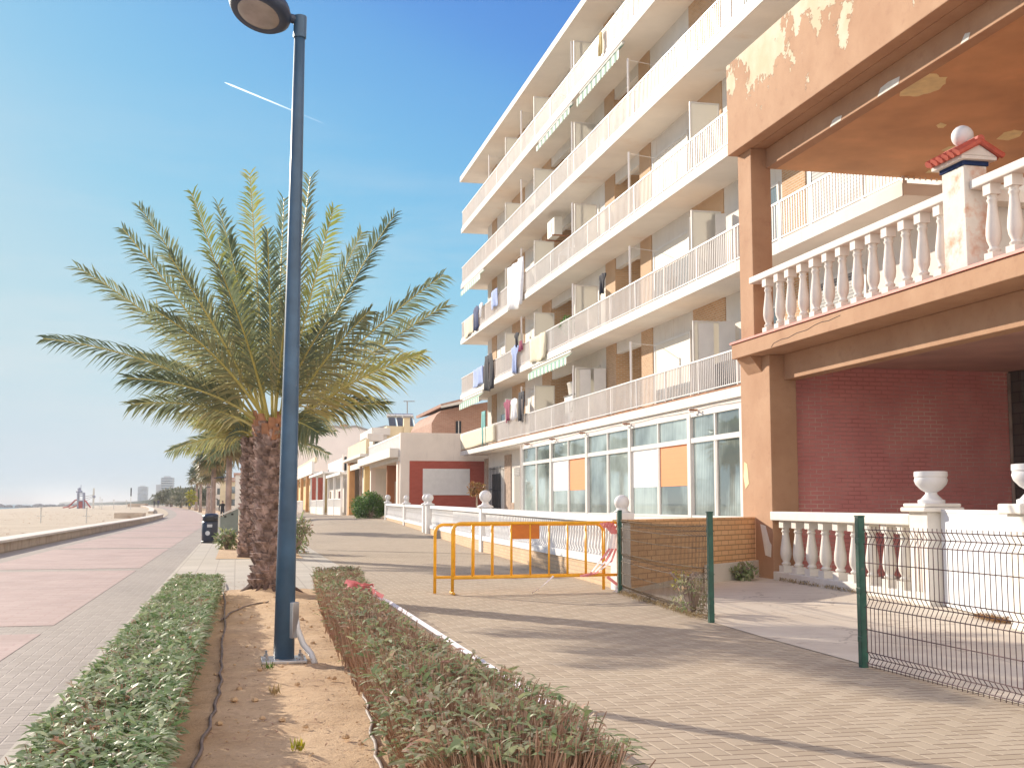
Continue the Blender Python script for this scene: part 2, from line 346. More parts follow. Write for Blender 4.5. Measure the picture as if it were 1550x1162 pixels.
# ------------------------------------------------------------------ mesh building
def wloc(o):
    v=Vector((0,0,0))
    while o is not None: v=v+o.location; o=o.parent
    return v
class MB:
    def __init__(s): s.v=[]; s.f=[]; s.uv={}; s.mi=[]; s.cm=0
    def add(s,vs,fs,uv=None):
        b=len(s.v); s.v.extend([tuple(q) for q in vs])
        for k,f in enumerate(fs):
            if uv is not None: s.uv[len(s.f)]=uv[k] if isinstance(uv,list) else uv
            s.f.append(tuple(b+i for i in f)); s.mi.append(s.cm)
    def box(s,x0,x1,y0,y1,z0,z1):
        s.add([(x0,y0,z0),(x1,y0,z0),(x1,y1,z0),(x0,y1,z0),(x0,y0,z1),(x1,y0,z1),(x1,y1,z1),(x0,y1,z1)],
              [(3,2,1,0),(4,5,6,7),(0,1,5,4),(1,2,6,5),(2,3,7,6),(3,0,4,7)])
    def ext(s,pts,vec):
        n=len(pts); vec=Vector(vec); a=[Vector(p) for p in pts]; b=[p+vec for p in a]
        s.add(a+b,[tuple(range(n))[::-1],tuple(range(n,2*n))]+[(i,(i+1)%n,n+(i+1)%n,n+i) for i in range(n)])
    def wall(s,p,q,t,z0,z1,zb=None):   # upright slab from p to q (x,y), thickness t to the right of the way p->q
        d=Vector((q[0]-p[0],q[1]-p[1],0)).normalized(); n=Vector((d.y,-d.x,0))*t
        a=Vector((p[0],p[1],0)); b=Vector((q[0],q[1],0))
        zz0=z0 if isinstance(z0,tuple) else (z0,z0); zz1=z1 if isinstance(z1,tuple) else (z1,z1)
        P=[a,b,b+n,a+n]; lo=[zz0[0],zz0[1],zz0[1],zz0[0]]; hi=[zz1[0],zz1[1],zz1[1],zz1[0]]
        s.add([(c.x,c.y,l) for c,l in zip(P,lo)]+[(c.x,c.y,h) for c,h in zip(P,hi)],
              [(3,2,1,0),(4,5,6,7),(0,1,5,4),(1,2,6,5),(2,3,7,6),(3,0,4,7)])
    def tube(s,pts,r,n=6,cap=True):
        pts=[Vector(p) for p in pts]; m=len(pts); rr=r if isinstance(r,(list,tuple)) else [r]*m
        vs=[]; prev=None
        for i,p in enumerate(pts):
            t=(pts[min(i+1,m-1)]-pts[max(i-1,0)])
            if t.length<1e-9: t=Vector((0,0,1))
            t.normalize()
            if prev is None:
                a=Vector((0,0,1)) if abs(t.z)<.9 else Vector((1,0,0))
                u=t.cross(a).normalized()
            else:
                u=(prev-t*prev.dot(t)); u=u.normalized() if u.length>1e-6 else t.orthogonal().normalized()
            prev=u; w=t.cross(u)
            for k in range(n):
                a=2*math.pi*k/n; vs.append(p+(u*math.cos(a)+w*math.sin(a))*rr[i])
        fs=[]
        for i in range(m-1):
            for k in range(n):
                fs.append((i*n+k,i*n+(k+1)%n,(i+1)*n+(k+1)%n,(i+1)*n+k))
        if cap: fs.append(tuple(range(n))[::-1]); fs.append(tuple(range((m-1)*n,m*n)))
        s.add(vs,fs)
    def lathe(s,prof,c,n=16,sq=None):
        vs=[];fs=[]; m=len(prof)
        for r,z in prof:
            for k in range(n):
                a=2*math.pi*(k+.5)/n; vs.append((c[0]+r*math.cos(a),c[1]+r*math.sin(a),c[2]+z))
        for i in range(m-1):
            for k in range(n): fs.append((i*n+k,i*n+(k+1)%n,(i+1)*n+(k+1)%n,(i+1)*n+k))
        fs.append(tuple(range(n))[::-1]); fs.append(tuple(range((m-1)*n,m*n)))
        s.add(vs,fs)
    def sphere(s,c,r,n=16,sz=1.0):
        prof=[(max(.0005,r*math.sin(math.pi*i/10)),-r*sz*math.cos(math.pi*i/10)) for i in range(11)]
        s.lathe(prof,c,n)
    def obox(s,c,u,v,w,hu,hv,hw):
        c=Vector(c); u=Vector(u).normalized()*hu; v=Vector(v).normalized()*hv; w=Vector(w).normalized()*hw
        vs=[c-u-v-w,c+u-v-w,c+u+v-w,c-u+v-w,c-u-v+w,c+u-v+w,c+u+v+w,c-u+v+w]
        s.add(vs,[(3,2,1,0),(4,5,6,7),(0,1,5,4),(1,2,6,5),(2,3,7,6),(3,0,4,7)])
    def leaf(s,p,d,up,l,w,rv,droop=.15):  # a bent leaf of two faces; rv = its random tint
        d=d.normalized(); sd=d.cross(up)
        sd=sd.normalized() if sd.length>1e-5 else d.orthogonal().normalized()
        nn=sd.cross(d); m=p+d*l*.5+nn*l*droop*.35; t=p+d*l-nn*l*droop*.4
        h=w*.5
        m1=p+d*l*.3+nn*l*droop*.25; m2=p+d*l*.68+nn*l*droop*.15
        s.add([p-sd*h*.2,p+sd*h*.2,m1+sd*h*.9,m1-sd*h*.9,m2+sd*h*.85,m2-sd*h*.85,t+sd*h*.15,t-sd*h*.15],[(0,1,2,3),(3,2,4,5),(5,4,6,7)],uv=(rv,.5))
    def build(s,name,mats,parent=None,smooth=False,bevel=0.0,seg=2,autosm=None):
        o_=wloc(parent) if parent is not None else Vector((0,0,0))
        me=bpy.data.meshes.new(name)
        vs=[(a-o_.x,b-o_.y,c-o_.z) for a,b,c in s.v]
        me.from_pydata(vs,[],s.f); 
        if not isinstance(mats,(list,tuple)): mats=[mats]
        for m in mats: me.materials.append(m)
        if any(s.mi): me.polygons.foreach_set('material_index',s.mi)
        uvl=me.uv_layers.new(name='UVMap'); dat=[0.0]*(2*len(me.loops))
        for k,pl in enumerate(me.polygons):
            cu=s.uv.get(k)
            if cu is not None and not isinstance(cu[0],tuple):
                for li in pl.loop_indices: dat[2*li]=cu[0]; dat[2*li+1]=cu[1]
            elif cu is not None:
                for q,li in enumerate(pl.loop_indices): dat[2*li],dat[2*li+1]=cu[q]
            else:
                n=pl.normal
                if abs(n.z)>.75:
                    for li in pl.loop_indices:
                        q=s.v[me.loops[li].vertex_index]; dat[2*li]=q[0]; dat[2*li+1]=q[1]
                else:
                    L=math.hypot(n.x,n.y) or 1; tx,ty=-n.y/L,n.x/L
                    for li in pl.loop_indices:
                        q=s.v[me.loops[li].vertex_index]; dat[2*li]=q[0]*tx+q[1]*ty; dat[2*li+1]=q[2]
        uvl.data.foreach_set('uv',dat)
        if smooth: me.polygons.foreach_set('use_smooth',[True]*len(me.polygons))
        me.update()
        o=bpy.data.objects.new(name,me); COL.objects.link(o)
        if parent is not None: o.parent=parent
        if bevel:
            md=o.modifiers.new('bevel','BEVEL'); md.width=bevel; md.segments=seg; md.limit_method='ANGLE'; md.angle_limit=R(40)
        return o
def tag(o,label=None,cat=None,group=None,kind=None):
    if label: o['label']=label
    if cat: o['category']=cat
    if group: o['group']=group
    if kind: o['kind']=kind
    return o
def thing(name,label,cat,loc=(0,0,0),group=None):
    o=bpy.data.objects.new(name,None); COL.objects.link(o); o.location=Vector(loc); o.empty_display_size=.2
    return tag(o,label,cat,group)
def dup(root,loc,rotz=0.0,scale=None,label=None,group=None):
    r=root.copy(); COL.objects.link(r); r.location=Vector(loc); r.rotation_euler=(0,0,rotz)
    if scale: r.scale=scale if isinstance(scale,(tuple,list)) else (scale,)*3
    if label: r['label']=label
    if group: r['group']=group
    for ch in list(root.children):
        c=ch.copy(); COL.objects.link(c); c.parent=r
        for g in list(ch.children):
            d=g.copy(); COL.objects.link(d); d.parent=c
    return r
from mathutils import noise as mn
# ------------------------------------------------------------------ the ground
def rows(y0,y1):
    ys=[y0]; y=y0
    while y<y1:
        st=1.5 if y<100 else 6 if y<400 else 60 if y<1500 else 500
        y=min(y1,y+st); ys.append(y)
    return ys
def strip(name,mat,x0,x1,y0,y1,zo,nx=1,kind='structure',mb=None,flat=False):
    m=mb or MB(); ys=rows(y0,y1); vs=[]; fs=[]
    for y in ys:
        a=x0(y) if callable(x0) else x0; b=x1(y) if callable(x1) else x1
        for k in range(nx+1):
            X=a+(b-a)*k/nx; vs.append((X+shift(y),y,(0 if flat else gz(X,y))+zo))
    w=nx+1
    for i in range(len(ys)-1):
        for k in range(nx): fs.append((i*w+k,i*w+k+1,(i+1)*w+k+1,(i+1)*w+k))
    m.add(vs,fs)
    if mb is None: return tag(m.build(name,mat),kind=kind)
strip('ground',M['land'],-6.9,4000,-30,9000,-.06,nx=60)
strip('promenade',M['greyp'],-6.75,-1.2,-8,320,0.0)
rp=MB(); bands=[1.4,14.35,27.4,40.3,53.2,66.1,79,92,105,118,131,144,157,170,190,210,240,280,320]
for a,b in zip(bands[:-1],bands[1:]): strip('',None,-5.6,-2.1,a+.95 if a>0 else a,b,.004,mb=rp)
tag(rp.build('red_paving',M['redp']),kind='structure')
kb=MB(); strip('',None,-1.27,-.84,-8,20.4,.012,mb=kb); strip('',None,-1.27,2.36,20.4,32.2,.012,mb=kb); strip('',None,lambda y:-1.27+.8*ex(y),lambda y:-.5+ex(y),32.2,300,.012,mb=kb); strip('',None,1.75,2.36,32.2,60,.012,mb=kb)
tag(kb.build('pavement',M['beige']),kind='structure')
strip('walkway',M['walk'],2.1,24,-8,300,.002,nx=14)
m=MB(); a=atG(496,832.5,.006); b=atG(770,839,.006); d_=(b-a).normalized(); n_=Vector((-d_.y,d_.x,0))*.028
m.ext([a-n_,b-n_,b+n_,a+n_],(0,0,.003)); tag(m.build('dark_strip',M['dkcloth']),'thin dark strip running across the brick walkway behind the yellow barriers','drain')  # thin dark strip laid flat across the walkway
# driveway slab in front of the ochre house
dv=MB(); dpts=[(5.62,2),(5.58,6),(5.55,9.8),(5.62,12.2),(5.72,13.9),(6.02,17.6),(6.3,18.82),(9.45,21.55),(10.1,22.4),(17,22.4),(17,2)]
dv.add([(x,y,.008) for x,y in dpts],[tuple(range(len(dpts)))[::-1] if False else tuple(range(len(dpts)))])
dq=dv.build('driveway',M['drive']); tag(dq,kind='structure')
# planter soil, a rough sheet
so=MB(); nx,ny=26,150; vs=[];fs=[]
for j in range(ny+1):
    y=2+18.4*j/ny
    for i in range(nx+1):
        x=-.86+3.02*i/nx
        e=min(1,min(i,nx-i)/2.0)
        z=.0+e*(.035*mn.noise((x*1.3,y*1.3,0))+.022*mn.noise((x*4,y*4,3))+.012*mn.noise((x*11,y*11,7)))
        z+=.10*math.exp(-((x-.55)**2+(y-19.5)**2)/.25)+.03*e
        vs.append((x,y,z))
for j in range(ny):
    for i in range(nx): a=j*(nx+1)+i; fs.append((a,a+1,a+nx+2,a+nx+1))
so.add(vs,fs); tag(so.build('planter_soil',M['soil'],smooth=True),kind='structure')
s2=MB(); strip('',None,lambda y:-.5+ex(y),1.75,32.2,300,.02,nx=4,mb=s2); tag(s2.build('palm_bed',M['soil']),kind='structure')
# beach and sea
def bx0(y): return -40-.085*max(0,min(y,420)-165)+(1.6*math.sin(y*.05) if y>60 else 0)
sb=MB(); ys=rows(-40,420)+[500,700,1000,1400,2000]; n=24; vs=[];fs=[]
for y in ys:
    for k in range(n+1):
        t=k/n; X=-6.70+(bx0(y)+6.70)*t
        z=.03+.035*mn.noise((X*.25,y*.25,0))+.03*mn.noise((X*.9,y*.9,5))+gz(-8,y)*(1-smooth(.12,.45,t))-1.35*smooth(.72,1.0,t)
        vs.append((X+shift(y),y,z))
for j in range(len(ys)-1):
    for k in range(n): a=j*(n+1)+k; fs.append((a+1,a,a+n+1,a+n+2))
sb.add(vs,fs); tag(sb.build('beach_sand',M['sand'],smooth=True),kind='structure')
se=MB(); se.add([(-26000,-3000,-1.0),(-30,-3000,-1.0),(-30,420,-1.0),(-420,2600,-1.0),(-420,27000,-1.0),(-26000,27000,-1.0)],[(0,1,2,3,4,5)])
tag(se.build('sea',M['sea']),kind='structure')
fo=MB()
for off,wd,y0,y1 in ((-1,2.0,60,420),(-7,2.4,90,400),(-14,2.0,110,360),(-24,1.6,140,330)):
    ys=[y0+(y1-y0)*k/60 for k in range(61)]; vs=[];fs=[]
    for y in ys:
        c=-7.25+(bx0(y)+7.25)*.95+off+1.2*mn.noise((y*.08,off,0)); w=wd*(.5+.8*abs(mn.noise((y*.05,off,9))))
        vs+= [(c-w+shift(y),y,-.96),(c+w+shift(y),y,-.90)]
    for k in range(60): fs.append((2*k,2*k+1,2*k+3,2*k+2))
    fo.add(vs,fs)
tag(fo.build('surf_foam',M['foam']),kind='stuff')
bw=MB()
for k in range(260):
    t=k/260; x=-420+330*t+rnd.uniform(-4,4); y=820-40*t+rnd.uniform(-5,5); r=rnd.uniform(1.6,4)
    bw.lathe([(r*.5,-2),(r,-.5+rnd.uniform(-.3,.3)),(r*.75,r*.35),(r*.25,r*.55)],(x,y,-.6),6)
tag(bw.build('breakwater',M['rock']),'long low dark rock breakwater out in the sea on the horizon','breakwater')

# ------------------------------------------------------------------ beach side
wl=MB(); ys=[-6]+[k*4.0 for k in range(-1,33)]+[130.5]; ys=sorted(set(ys))
sec=[(-7.3,-.05),(-6.72,-.05),(-6.72,.31),(-6.62,.31),(-6.62,.385),(-7.36,.385),(-7.36,.31),(-7.3,.31)]
def sweep(m,sec,ys,zf):
    vs=[];fs=[]; k=len(sec)
    for y in ys:
        for x,z in sec: vs.append((x+shift(y),y,z+zf(x,y)))
    for j in range(len(ys)-1):
        for i in range(k): fs.append((j*k+i,j*k+(i+1)%k,(j+1)*k+(i+1)%k,(j+1)*k+i))
    fs.append(tuple(range(k))); fs.append(tuple(range((len(ys)-1)*k,len(ys)*k))[::-1])
    m.add(vs,fs)
bwl=thing('beach_wall','long low concrete seat wall with pale coping between promenade and sand','wall',(-7,40,0))
sweep(wl,[(-7.3,-.05),(-6.72,-.05),(-6.72,.30),(-7.3,.30)],ys,gz); wl.build('wall',M['conc'],bwl)
wt=MB(); sweep(wt,[(-7.38,.302),(-6.64,.302),(-6.64,.385),(-7.38,.385)],ys,gz); wt.build('coping',M['conct'],bwl,bevel=.015)
ys2=[168+6*k for k in range(0,32)]
w2=thing('beach_wall','far low seat wall continuing beyond the gap in the near beach wall','wall',(-8,150,0))
a=MB(); sweep(a,[(-9.3,-.05),(-8.72,-.05),(-8.72,.30),(-9.3,.30)],ys2,gz); a.build('wall',M['conc'],w2)
a=MB(); sweep(a,[(-9.38,.302),(-8.64,.302),(-8.64,.385),(-9.38,.385)],ys2,gz); a.build('coping',M['conct'],w2)
def sandpost(p,lab):
    t=thing('rope_post',lab,'post',p,'white rope posts in the sand')
    m=MB(); m.tube([p,p+Vector((0,0,1.05))],.05,8); m.build('post',M['palegrey'],t)
    m=MB(); m.tube([p+Vector((-.28,0,.48)),p+Vector((.28,0,.48))],.025,6); m.build('crossbar',M['palegrey'],t)
    m=MB(); m.lathe([(.08,1.05),(.09,1.08),(.05,1.13)],p,8); m.build('cap',M['palegrey'],t)
sandpost(atG(61.5,791,.07),'slim white rope post in the sand, nearer the sea'); sandpost(atG(130.5,791,.07),'slim white rope post in the sand, nearer the seat wall')
def planter(x0,x1,y,h,d,lab):
    t=thing('concrete_planter',lab,'planter',((x0+x1)/2,y,gz(-10,y)),'concrete planters on the sand')
    z=gz(-10,y); m=MB(); m.box(x0,x1,y,y+.25,z-.1,z+h); m.box(x0,x1,y+d-.25,y+d,z-.1,z+h); m.box(x0,x0+.25,y+.25,y+d-.25,z-.1,z+h); m.box(x1-.25,x1,y+.25,y+d-.25,z-.1,z+h)
    m.build('box',M['conc'],t,bevel=.02)
    m=MB(); m.box(x0+.25,x1-.25,y+.25,y+d-.25,z,z+h*.7); m.build('sand_filling',M['sand'],t)
p=atG(172.6,783,.1); q=atG(214,780,.1)
planter(p.x,p.x+2.75,p.y,.55,3.2,'square low concrete planter on the sand behind the seat wall')
p=atG(193,769.5,.35); planter(p.x,p.x+4.0,p.y,.8,6,'farther concrete planter on the sand towards the tall beach pole')
# wisps of dry seaweed and litter scattered on the sand
m=MB()
for _ in range(900):
    y=20+190*rnd.random(); x=-8-22*rnd.random(); a=rnd.uniform(0,6.28)
    m.leaf(Vector((x+shift(y),y,.10)),Vector((math.cos(a),math.sin(a),.05)),Vector((0,0,1)),rnd.uniform(.15,.6),rnd.uniform(.03,.12),rnd.random(),.2)
tag(m.build('beach_litter',M['twig']),kind='stuff')
# tall beach pole
p=atG(197.5,772.5,.2); t=thing('beach_pole','tall slim dark topped pole standing on the beach by the planters','pole',p)
m=MB(); m.tube([p,p+Vector((0,0,2.6))],.06,8); m.build('shaft',M['palegrey'],t)
m=MB(); m.tube([p+Vector((0,0,2.6)),p+Vector((0,0,4.1))],[.1,.12],8); m.build('head',M['dkcloth'],t)
for px,py,h in ((172,771,1.6),(191,771,1.5),(151,769.6,2.2),(154,770.5,1.7)):
    p=atG(px,py,.35); m=MB(); m.tube([p,p+Vector((0,0,h*1.2))],.06,6); m.tube([p+Vector((-.2,0,h*1.1)),p+Vector((.2,0,h*1.1))],.04,6)
    tag(m.build('net_post',M['palegrey']),'thin pale net post far out on the beach between playground and planters','post','net posts on the beach')
# playground
p=atG(118,769.6,.42); D=p.y; k=D/1800*1.0; t=thing('playground_slide','climbing tower with dark red slides far out on the beach','playground',p)
def pl(px,py): return atY(px,py,D)
m=MB()
for a,b in ((117.6,126.5),):
    for x,y1 in ((117.6,744),(126.3,745)):
        for dy in (0,1.6): m.tube([pl(x,769.6)+Vector((0,dy,0)),pl(x,y1)+Vector((0,dy,0))],.17,8)
m.build('post',M['play'],t)
m=MB(); q0=pl(117,757.5);q1=pl(127,757.5); m.box(q0.x,q1.x,D-.1,D+1.8,q0.z-.1,q0.z+.1)
q0=pl(117,750.5);q1=pl(127,747.5); m.box(q0.x,q1.x,D-.1,D+1.8,q0.z,q0.z+.15); m.box(q0.x,q1.x,D-.1,D+1.8,q1.z,q1.z+.2); m.build('deck',M['play'],t)
m=MB(); q=pl(121.5,746); m.lathe([(.62,.1),(.70,.35),(.45,.6),(.30,.62),(.42,.95),(.10,1.15)],(q.x-.3,D+.8,q.z),8); m.tube([q+Vector((0,.8,.9)),q+Vector((0,.8,1.7))],.07,6); m.build('roof',M['play'],t)
def slide(pts,name='slide'):
    m=MB(); P=[pl(*q) for q in pts]
    for dy in (0,.9): m.tube([v+Vector((0,dy,.12)) for v in P],.12,6)
    for i in range(len(P)-1):
        a,b=P[i],P[i+1]; m.ext([a,b,b+Vector((0,.9,0)),a+Vector((0,.9,0))],(0,0,.08))
    m.build(name,M['slide'],t)
slide([(117,756.5),(113,758),(108,763),(103,767.5),(95,768.8)]); slide([(120,765),(115,766),(110,768.2),(104,769.2)]); slide([(126,757),(130,759.5),(133,764),(136.5,768.5)])
m=MB(); q0=pl(117,764);q1=pl(127,769); m.box(q0.x,q1.x,D+.2,D+1.4,q1.z,q0.z+1); m.build('panel',M['slide'],t)
p=atG(141,769.4,.42); t=thing('climbing_pole','tall pale pole with a rope net, right of the beach slide tower','pole',p)
m=MB(); m.tube([p,p+Vector((0,0,4.3))],.2,8); m.build('mast',M['palegrey'],t)
m=MB(); m.sphere(p+Vector((.1,0,2.5)),.32,8); m.build('ball',M['play'],t)
m=MB(); q=pl(126.5,751.5)
for dz in (0,-.5,-1.0): m.tube([q+Vector((0,0,dz)),(q+p+Vector((0,0,3.1)))*.5+Vector((0,0,dz*.8-.1)),p+Vector((0,0,2.9+dz*.4))],.035,4)
m.build('rope',M['hose'],t)

# ------------------------------------------------------------------ street lamp
lb=Vector((.45,11.18,0.02)); lt=Vector((.49,11.18,6.0))
t=thing('street_lamp','tall dark blue street lamp with round tilted head standing in the planter soil','street lamp',lb)
m=MB(); m.tube([lb+(lt-lb)*q for q in (0,.25,.5,.75,1)],[.094,.083,.072,.061,.05],24); m.build('pole',M['lamp'],t,smooth=True)
m=MB(); m.tube([lt+Vector((0,0,-.12)),lt+Vector((.002,0,.10))],.062,20); m.build('collar',M['lamp'],t,smooth=False,bevel=.006)
m=MB(); m.tube([lt+Vector((.03,0,.045)),lt+Vector((-.10,-.0,.075)),lt+Vector((-.17,0,.085))],[.05,.042,.05],12); m.build('arm',M['lamphead'],t,smooth=True)
hc=lt+Vector((-.375,-.03,.115)); ax=Vector((.30,.24,.92)).normalized()  # axis of the tilted head
rotm=ax.to_track_quat('Z','Y').to_matrix()
def lathe_t(m,prof,n=32):
    vs=[];fs=[]
    for r,z in prof:
        for k in range(n):
            a=2*math.pi*k/n; vs.append(hc+rotm@Vector((r*math.cos(a),r*math.sin(a),z)))
    for i in range(len(prof)-1):
        for k in range(n): fs.append((i*n+k,i*n+(k+1)%n,(i+1)*n+(k+1)%n,(i+1)*n+k))
    fs.append(tuple(range(n))[::-1]); fs.append(tuple(range((len(prof)-1)*n,len(prof)*n))); m.add(vs,fs)
m=MB(); lathe_t(m,[(.215,-.055),(.265,-.06),(.30,-.02),(.30,.02),(.26,.09),(.16,.14),(.04,.155)]); hd=m.build('lamp_head',M['lamphead'],t,smooth=True)
m=MB(); lathe_t(m,[(.03,-.075),(.12,-.074),(.195,-.062),(.213,-.05)]); m.build('lens',M['lens'],hd,smooth=True)
m=MB(); m.box(lb.x-.2,lb.x+.2,lb.y-.2,lb.y+.2,.03,.055); bp_=m.build('base_plate',M['steel'],t,bevel=.004)
for sx in (-1,1):
    for sy in (-1,1):
        m=MB(); m.lathe([(.022,.055),(.022,.075),(.012,.076),(.012,.11)],(lb.x+sx*.155,lb.y+sy*.155,0),6); m.build('bolt',M['steel'],bp_)
m=MB(); m.tube([lb+Vector((.10,.0,.42)),lb+Vector((.115,-.02,.30)),lb+Vector((.17,-.05,.16)),lb+Vector((.24,-.12,.08)),lb+Vector((.27,-.22,.0))],.028,10); m.build('conduit',M['pvc'],t,smooth=True)
m=MB(); m.obox(lb+Vector((.06,-.03,.38)),(.8,-.6,0),(.6,.8,0),(0,0,1),.05,.05,.16); m.build('cover_plate',M['steel'],t,bevel=.006)

# ------------------------------------------------------------------ hedges
def hedge(name,lab,path,hw,hh,nleaf,ntwig,matl,mixl,seed,lsize=(.05,.10),greenf=None):
    rg=random.Random(seed); t=thing(name,lab,'hedge',(path[0][0],path[0][1],0))
    # path: (x,y); hw(y) half width, hh(y) height
    ya,yb=path[0][1],path[-1][1]
    def cx(y):
        for (xa,y0),(xb,y1) in zip(path[:-1],path[1:]):
            if y<=y1: return xa+(xb-xa)*(y-y0)/(y1-y0)
        return path[-1][0]
    def top(x,y): return hh(y)*(1+.10*mn.noise((x*2.2,y*2.2,seed))+.07*mn.noise((x*6,y*6,seed+4)))
    m=MB()
    for _ in range(nleaf):
        y=ya+(yb-ya)*(rg.random()**1.25); u=rg.uniform(-1,1); w=hw(y)*(1+.12*mn.noise((y*2.4,u*.5,seed+9)))
        dens=mn.noise((u*1.2,y*1.1,seed+20))
        if greenf: 
            if rg.random()>greenf(u,y,dens): continue
        r=rg.random()
        if r<.62: x=cx(y)+u*w; z=top(x,y)-abs(rg.gauss(0,.035)); up=1
        elif r<.86:
            sg=1 if rg.random()<.55 else -1; x=cx(y)+sg*(w-abs(rg.gauss(0,.03))); z=top(x,y)*(.25+.75*rg.random()**.6); up=.5
        else: x=cx(y)+u*w*.9; z=top(x,y)*rg.uniform(.45,.95); up=.6
        a=rg.uniform(0,6.283); d=Vector((math.cos(a),math.sin(a),rg.uniform(-.15,.75)*up))
        L=rg.uniform(*lsize); tint=min(1,max(0,rg.gauss(.45+.35*max(0,-dens),.22)))
        m.leaf(Vector((x,y,z)),d,Vector((rg.gauss(0,.35),rg.gauss(0,.35),1)),L,L*rg.uniform(.22,.32),tint,.3)
    m.build('foliage',matl,t)
    m=MB()
    for _ in range(ntwig):
        y=ya+(yb-ya)*(rg.random()**1.2); u=rg.uniform(-1,1); x=cx(y)+u*hw(y)*.95
        h=top(x,y)*rg.uniform(.72,1.06); z0=h*rg.uniform(0,.55) if rg.random()<.6 else 0.0
        b=Vector((cx(y)+u*hw(y)*.6+rg.gauss(0,.03),y+rg.gauss(0,.05),z0)); e=Vector((x+rg.gauss(0,.035),y+rg.gauss(0,.05),h))
        rr=rg.uniform(.003,.0065); s=e-b; o1=s.orthogonal().normalized()*rr; o2=s.cross(o1).normalized()*rr; md=b+s*.5+Vector((rg.gauss(0,.015),rg.gauss(0,.015),0))
        tv=rg.random()
        ring=[o1,-o1*.5+o2*.87,-o1*.5-o2*.87]
        m.add([b+q for q in ring]+[md+q*.85 for q in ring]+[e+q*.55 for q in ring],[(0,1,4,3),(1,2,5,4),(2,0,3,5),(3,4,7,6),(4,5,8,7),(5,3,6,8),(6,7,8)],uv=(tv,.5))
    m.build('twigs',M['twig'],t)
    return t
hedge('hedge','clipped leafy green hedge along the promenade kerb, left of the blue lamp',[(-.56,4.6),(-.555,12),(-.54,19.4)],lambda y:.265+.006*max(0,y-6),lambda y:.46-.009*max(0,y-7),31000,5500,M['leafh'],.5,3,(.05,.095),
      lambda u,y,d:.95 if d>-.25 else .45)
hedge('hedge','brown twiggy clipped hedge beside the walkway, right of the blue lamp',[(1.14,4.6),(1.12,9),(1.20,13.6),(1.50,18.3)],lambda y:.25+.07*smooth(13,17,y)+.16*(1-smooth(6.2,7.6,y)),lambda y:.52-.004*max(0,y-7),9000,26000,M['leafd'],.5,5,(.055,.10),
      lambda u,y,d:(.98 if y<8.4 else .42+.6*max(0,d*1.6)+(.40 if y>13.5 else 0)))
# drip hoses
def hose(pts,r,lab):
    m=MB(); P=[]
    for i in range(len(pts)-1):
        a=atG(*pts[i],.05);b=atG(*pts[i+1],.05)
        for k in range(6):
            q=a+(b-a)*(k/6); P.append(q+Vector((.012*math.sin(q.y*9),0,.012*mn.noise((q.x*3,q.y*3,1)))))
    P.append(atG(*pts[-1],.05)); m.tube(P,r,7); return tag(m.build('drip_hose',M['hose'],smooth=True),lab,'hose','irrigation hoses in the planter')
hose([(484,905),(492,935),(500,958),(530,1000),(550,1040),(560,1085),(566,1120),(585,1200)],.013,'brown irrigation hose lying on open soil beside the twiggy hedge')
hose([(338,880),(341,935),(336,985),(333,1040),(318,1095),(300,1140),(280,1200)],.012,'irrigation hose at the shaded foot of the leafy green hedge')
hose([(335,938),(352,925),(380,915),(406,910)],.011,'short irrigation hose crossing the soil towards the palm foot')
# leaf litter and clods, uncountable
m=MB()
for _ in range(900):
    x=rnd.uniform(-.15,1.0); y=2+18*rnd.random()**1.1+2; a=rnd.uniform(0,6.28)
    m.leaf(Vector((x,y,.06+.02*rnd.random())),Vector((math.cos(a),math.sin(a),rnd.uniform(-.1,.3))),Vector((0,0,1)),rnd.uniform(.02,.06),rnd.uniform(.008,.02),rnd.random(),.3)
tag(m.build('leaf_litter',M['twig']),kind='stuff')
m=MB()
for _ in range(260):
    x=rnd.uniform(-.2,1.1); y=3+17*rnd.random()**1.2; r=.006+.028*rnd.random()**3
    m.lathe([(r*.6,-r*.3),(r,0.0),(r*.7,r*.5),(r*.2,r*.7)],(x,y,.045),5)
tag(m.build('soil_clods',M['soil']),kind='stuff')
# sprouts
for (px,py,n,mt,lab) in ((408,1012,6,'leafb','tiny green sprout in the soil just in front of the lamp base'),(452,1135,8,'leafy','small yellow green sprout in the open planter soil'),(415,1050,7,'dry','tuft of dry grass in the planter soil below the lamp')):
    p=atG(px,py,.04); m=MB()
    for _ in range(n*3):
        a=rnd.uniform(0,6.28); m.leaf(p+Vector((rnd.gauss(0,.02),rnd.gauss(0,.02),0)),Vector((math.cos(a)*.5,math.sin(a)*.5,.9)),Vector((math.cos(a),math.sin(a),0)),rnd.uniform(.04,.09),.012,rnd.random(),.2)
    tag(m.build('sprout',M[mt]),lab,'weed')
# tape
def ribbon(m,pts,w,side=Vector((0,0,1)),tw=0.0):
    P=[Vector(p) for p in pts]; n=len(P); vs=[];fs=[];uv=[];L=0
    for i,p in enumerate(P):
        tg=(P[min(i+1,n-1)]-P[max(i-1,0)]).normalized(); s=side-tg*side.dot(tg); s=s.normalized() if s.length>1e-4 else tg.orthogonal().normalized()
        if tw: s=Matrix.Rotation(tw*i,3,tg)@s
        th=tg.cross(s)*.0012
        if i: L+=(p-P[i-1]).length
        vs+=[p-s*w/2-th,p+s*w/2-th,p+s*w/2+th,p-s*w/2+th]; uv.append(L)
    for i in range(n-1):
        for k in range(4):
            a=i*4+k; b=i*4+(k+1)%4; fs.append((a,b,b+4,a+4))
    uvs=[]
    for i in range(n-1):
        for k in range(4): uvs.append([(uv[i],0),(uv[i],w),(uv[i+1],w),(uv[i+1],0)])
    m.add(vs,fs,uvs)
m=MB(); pts=[Vector((1.42,13.9,.46))]
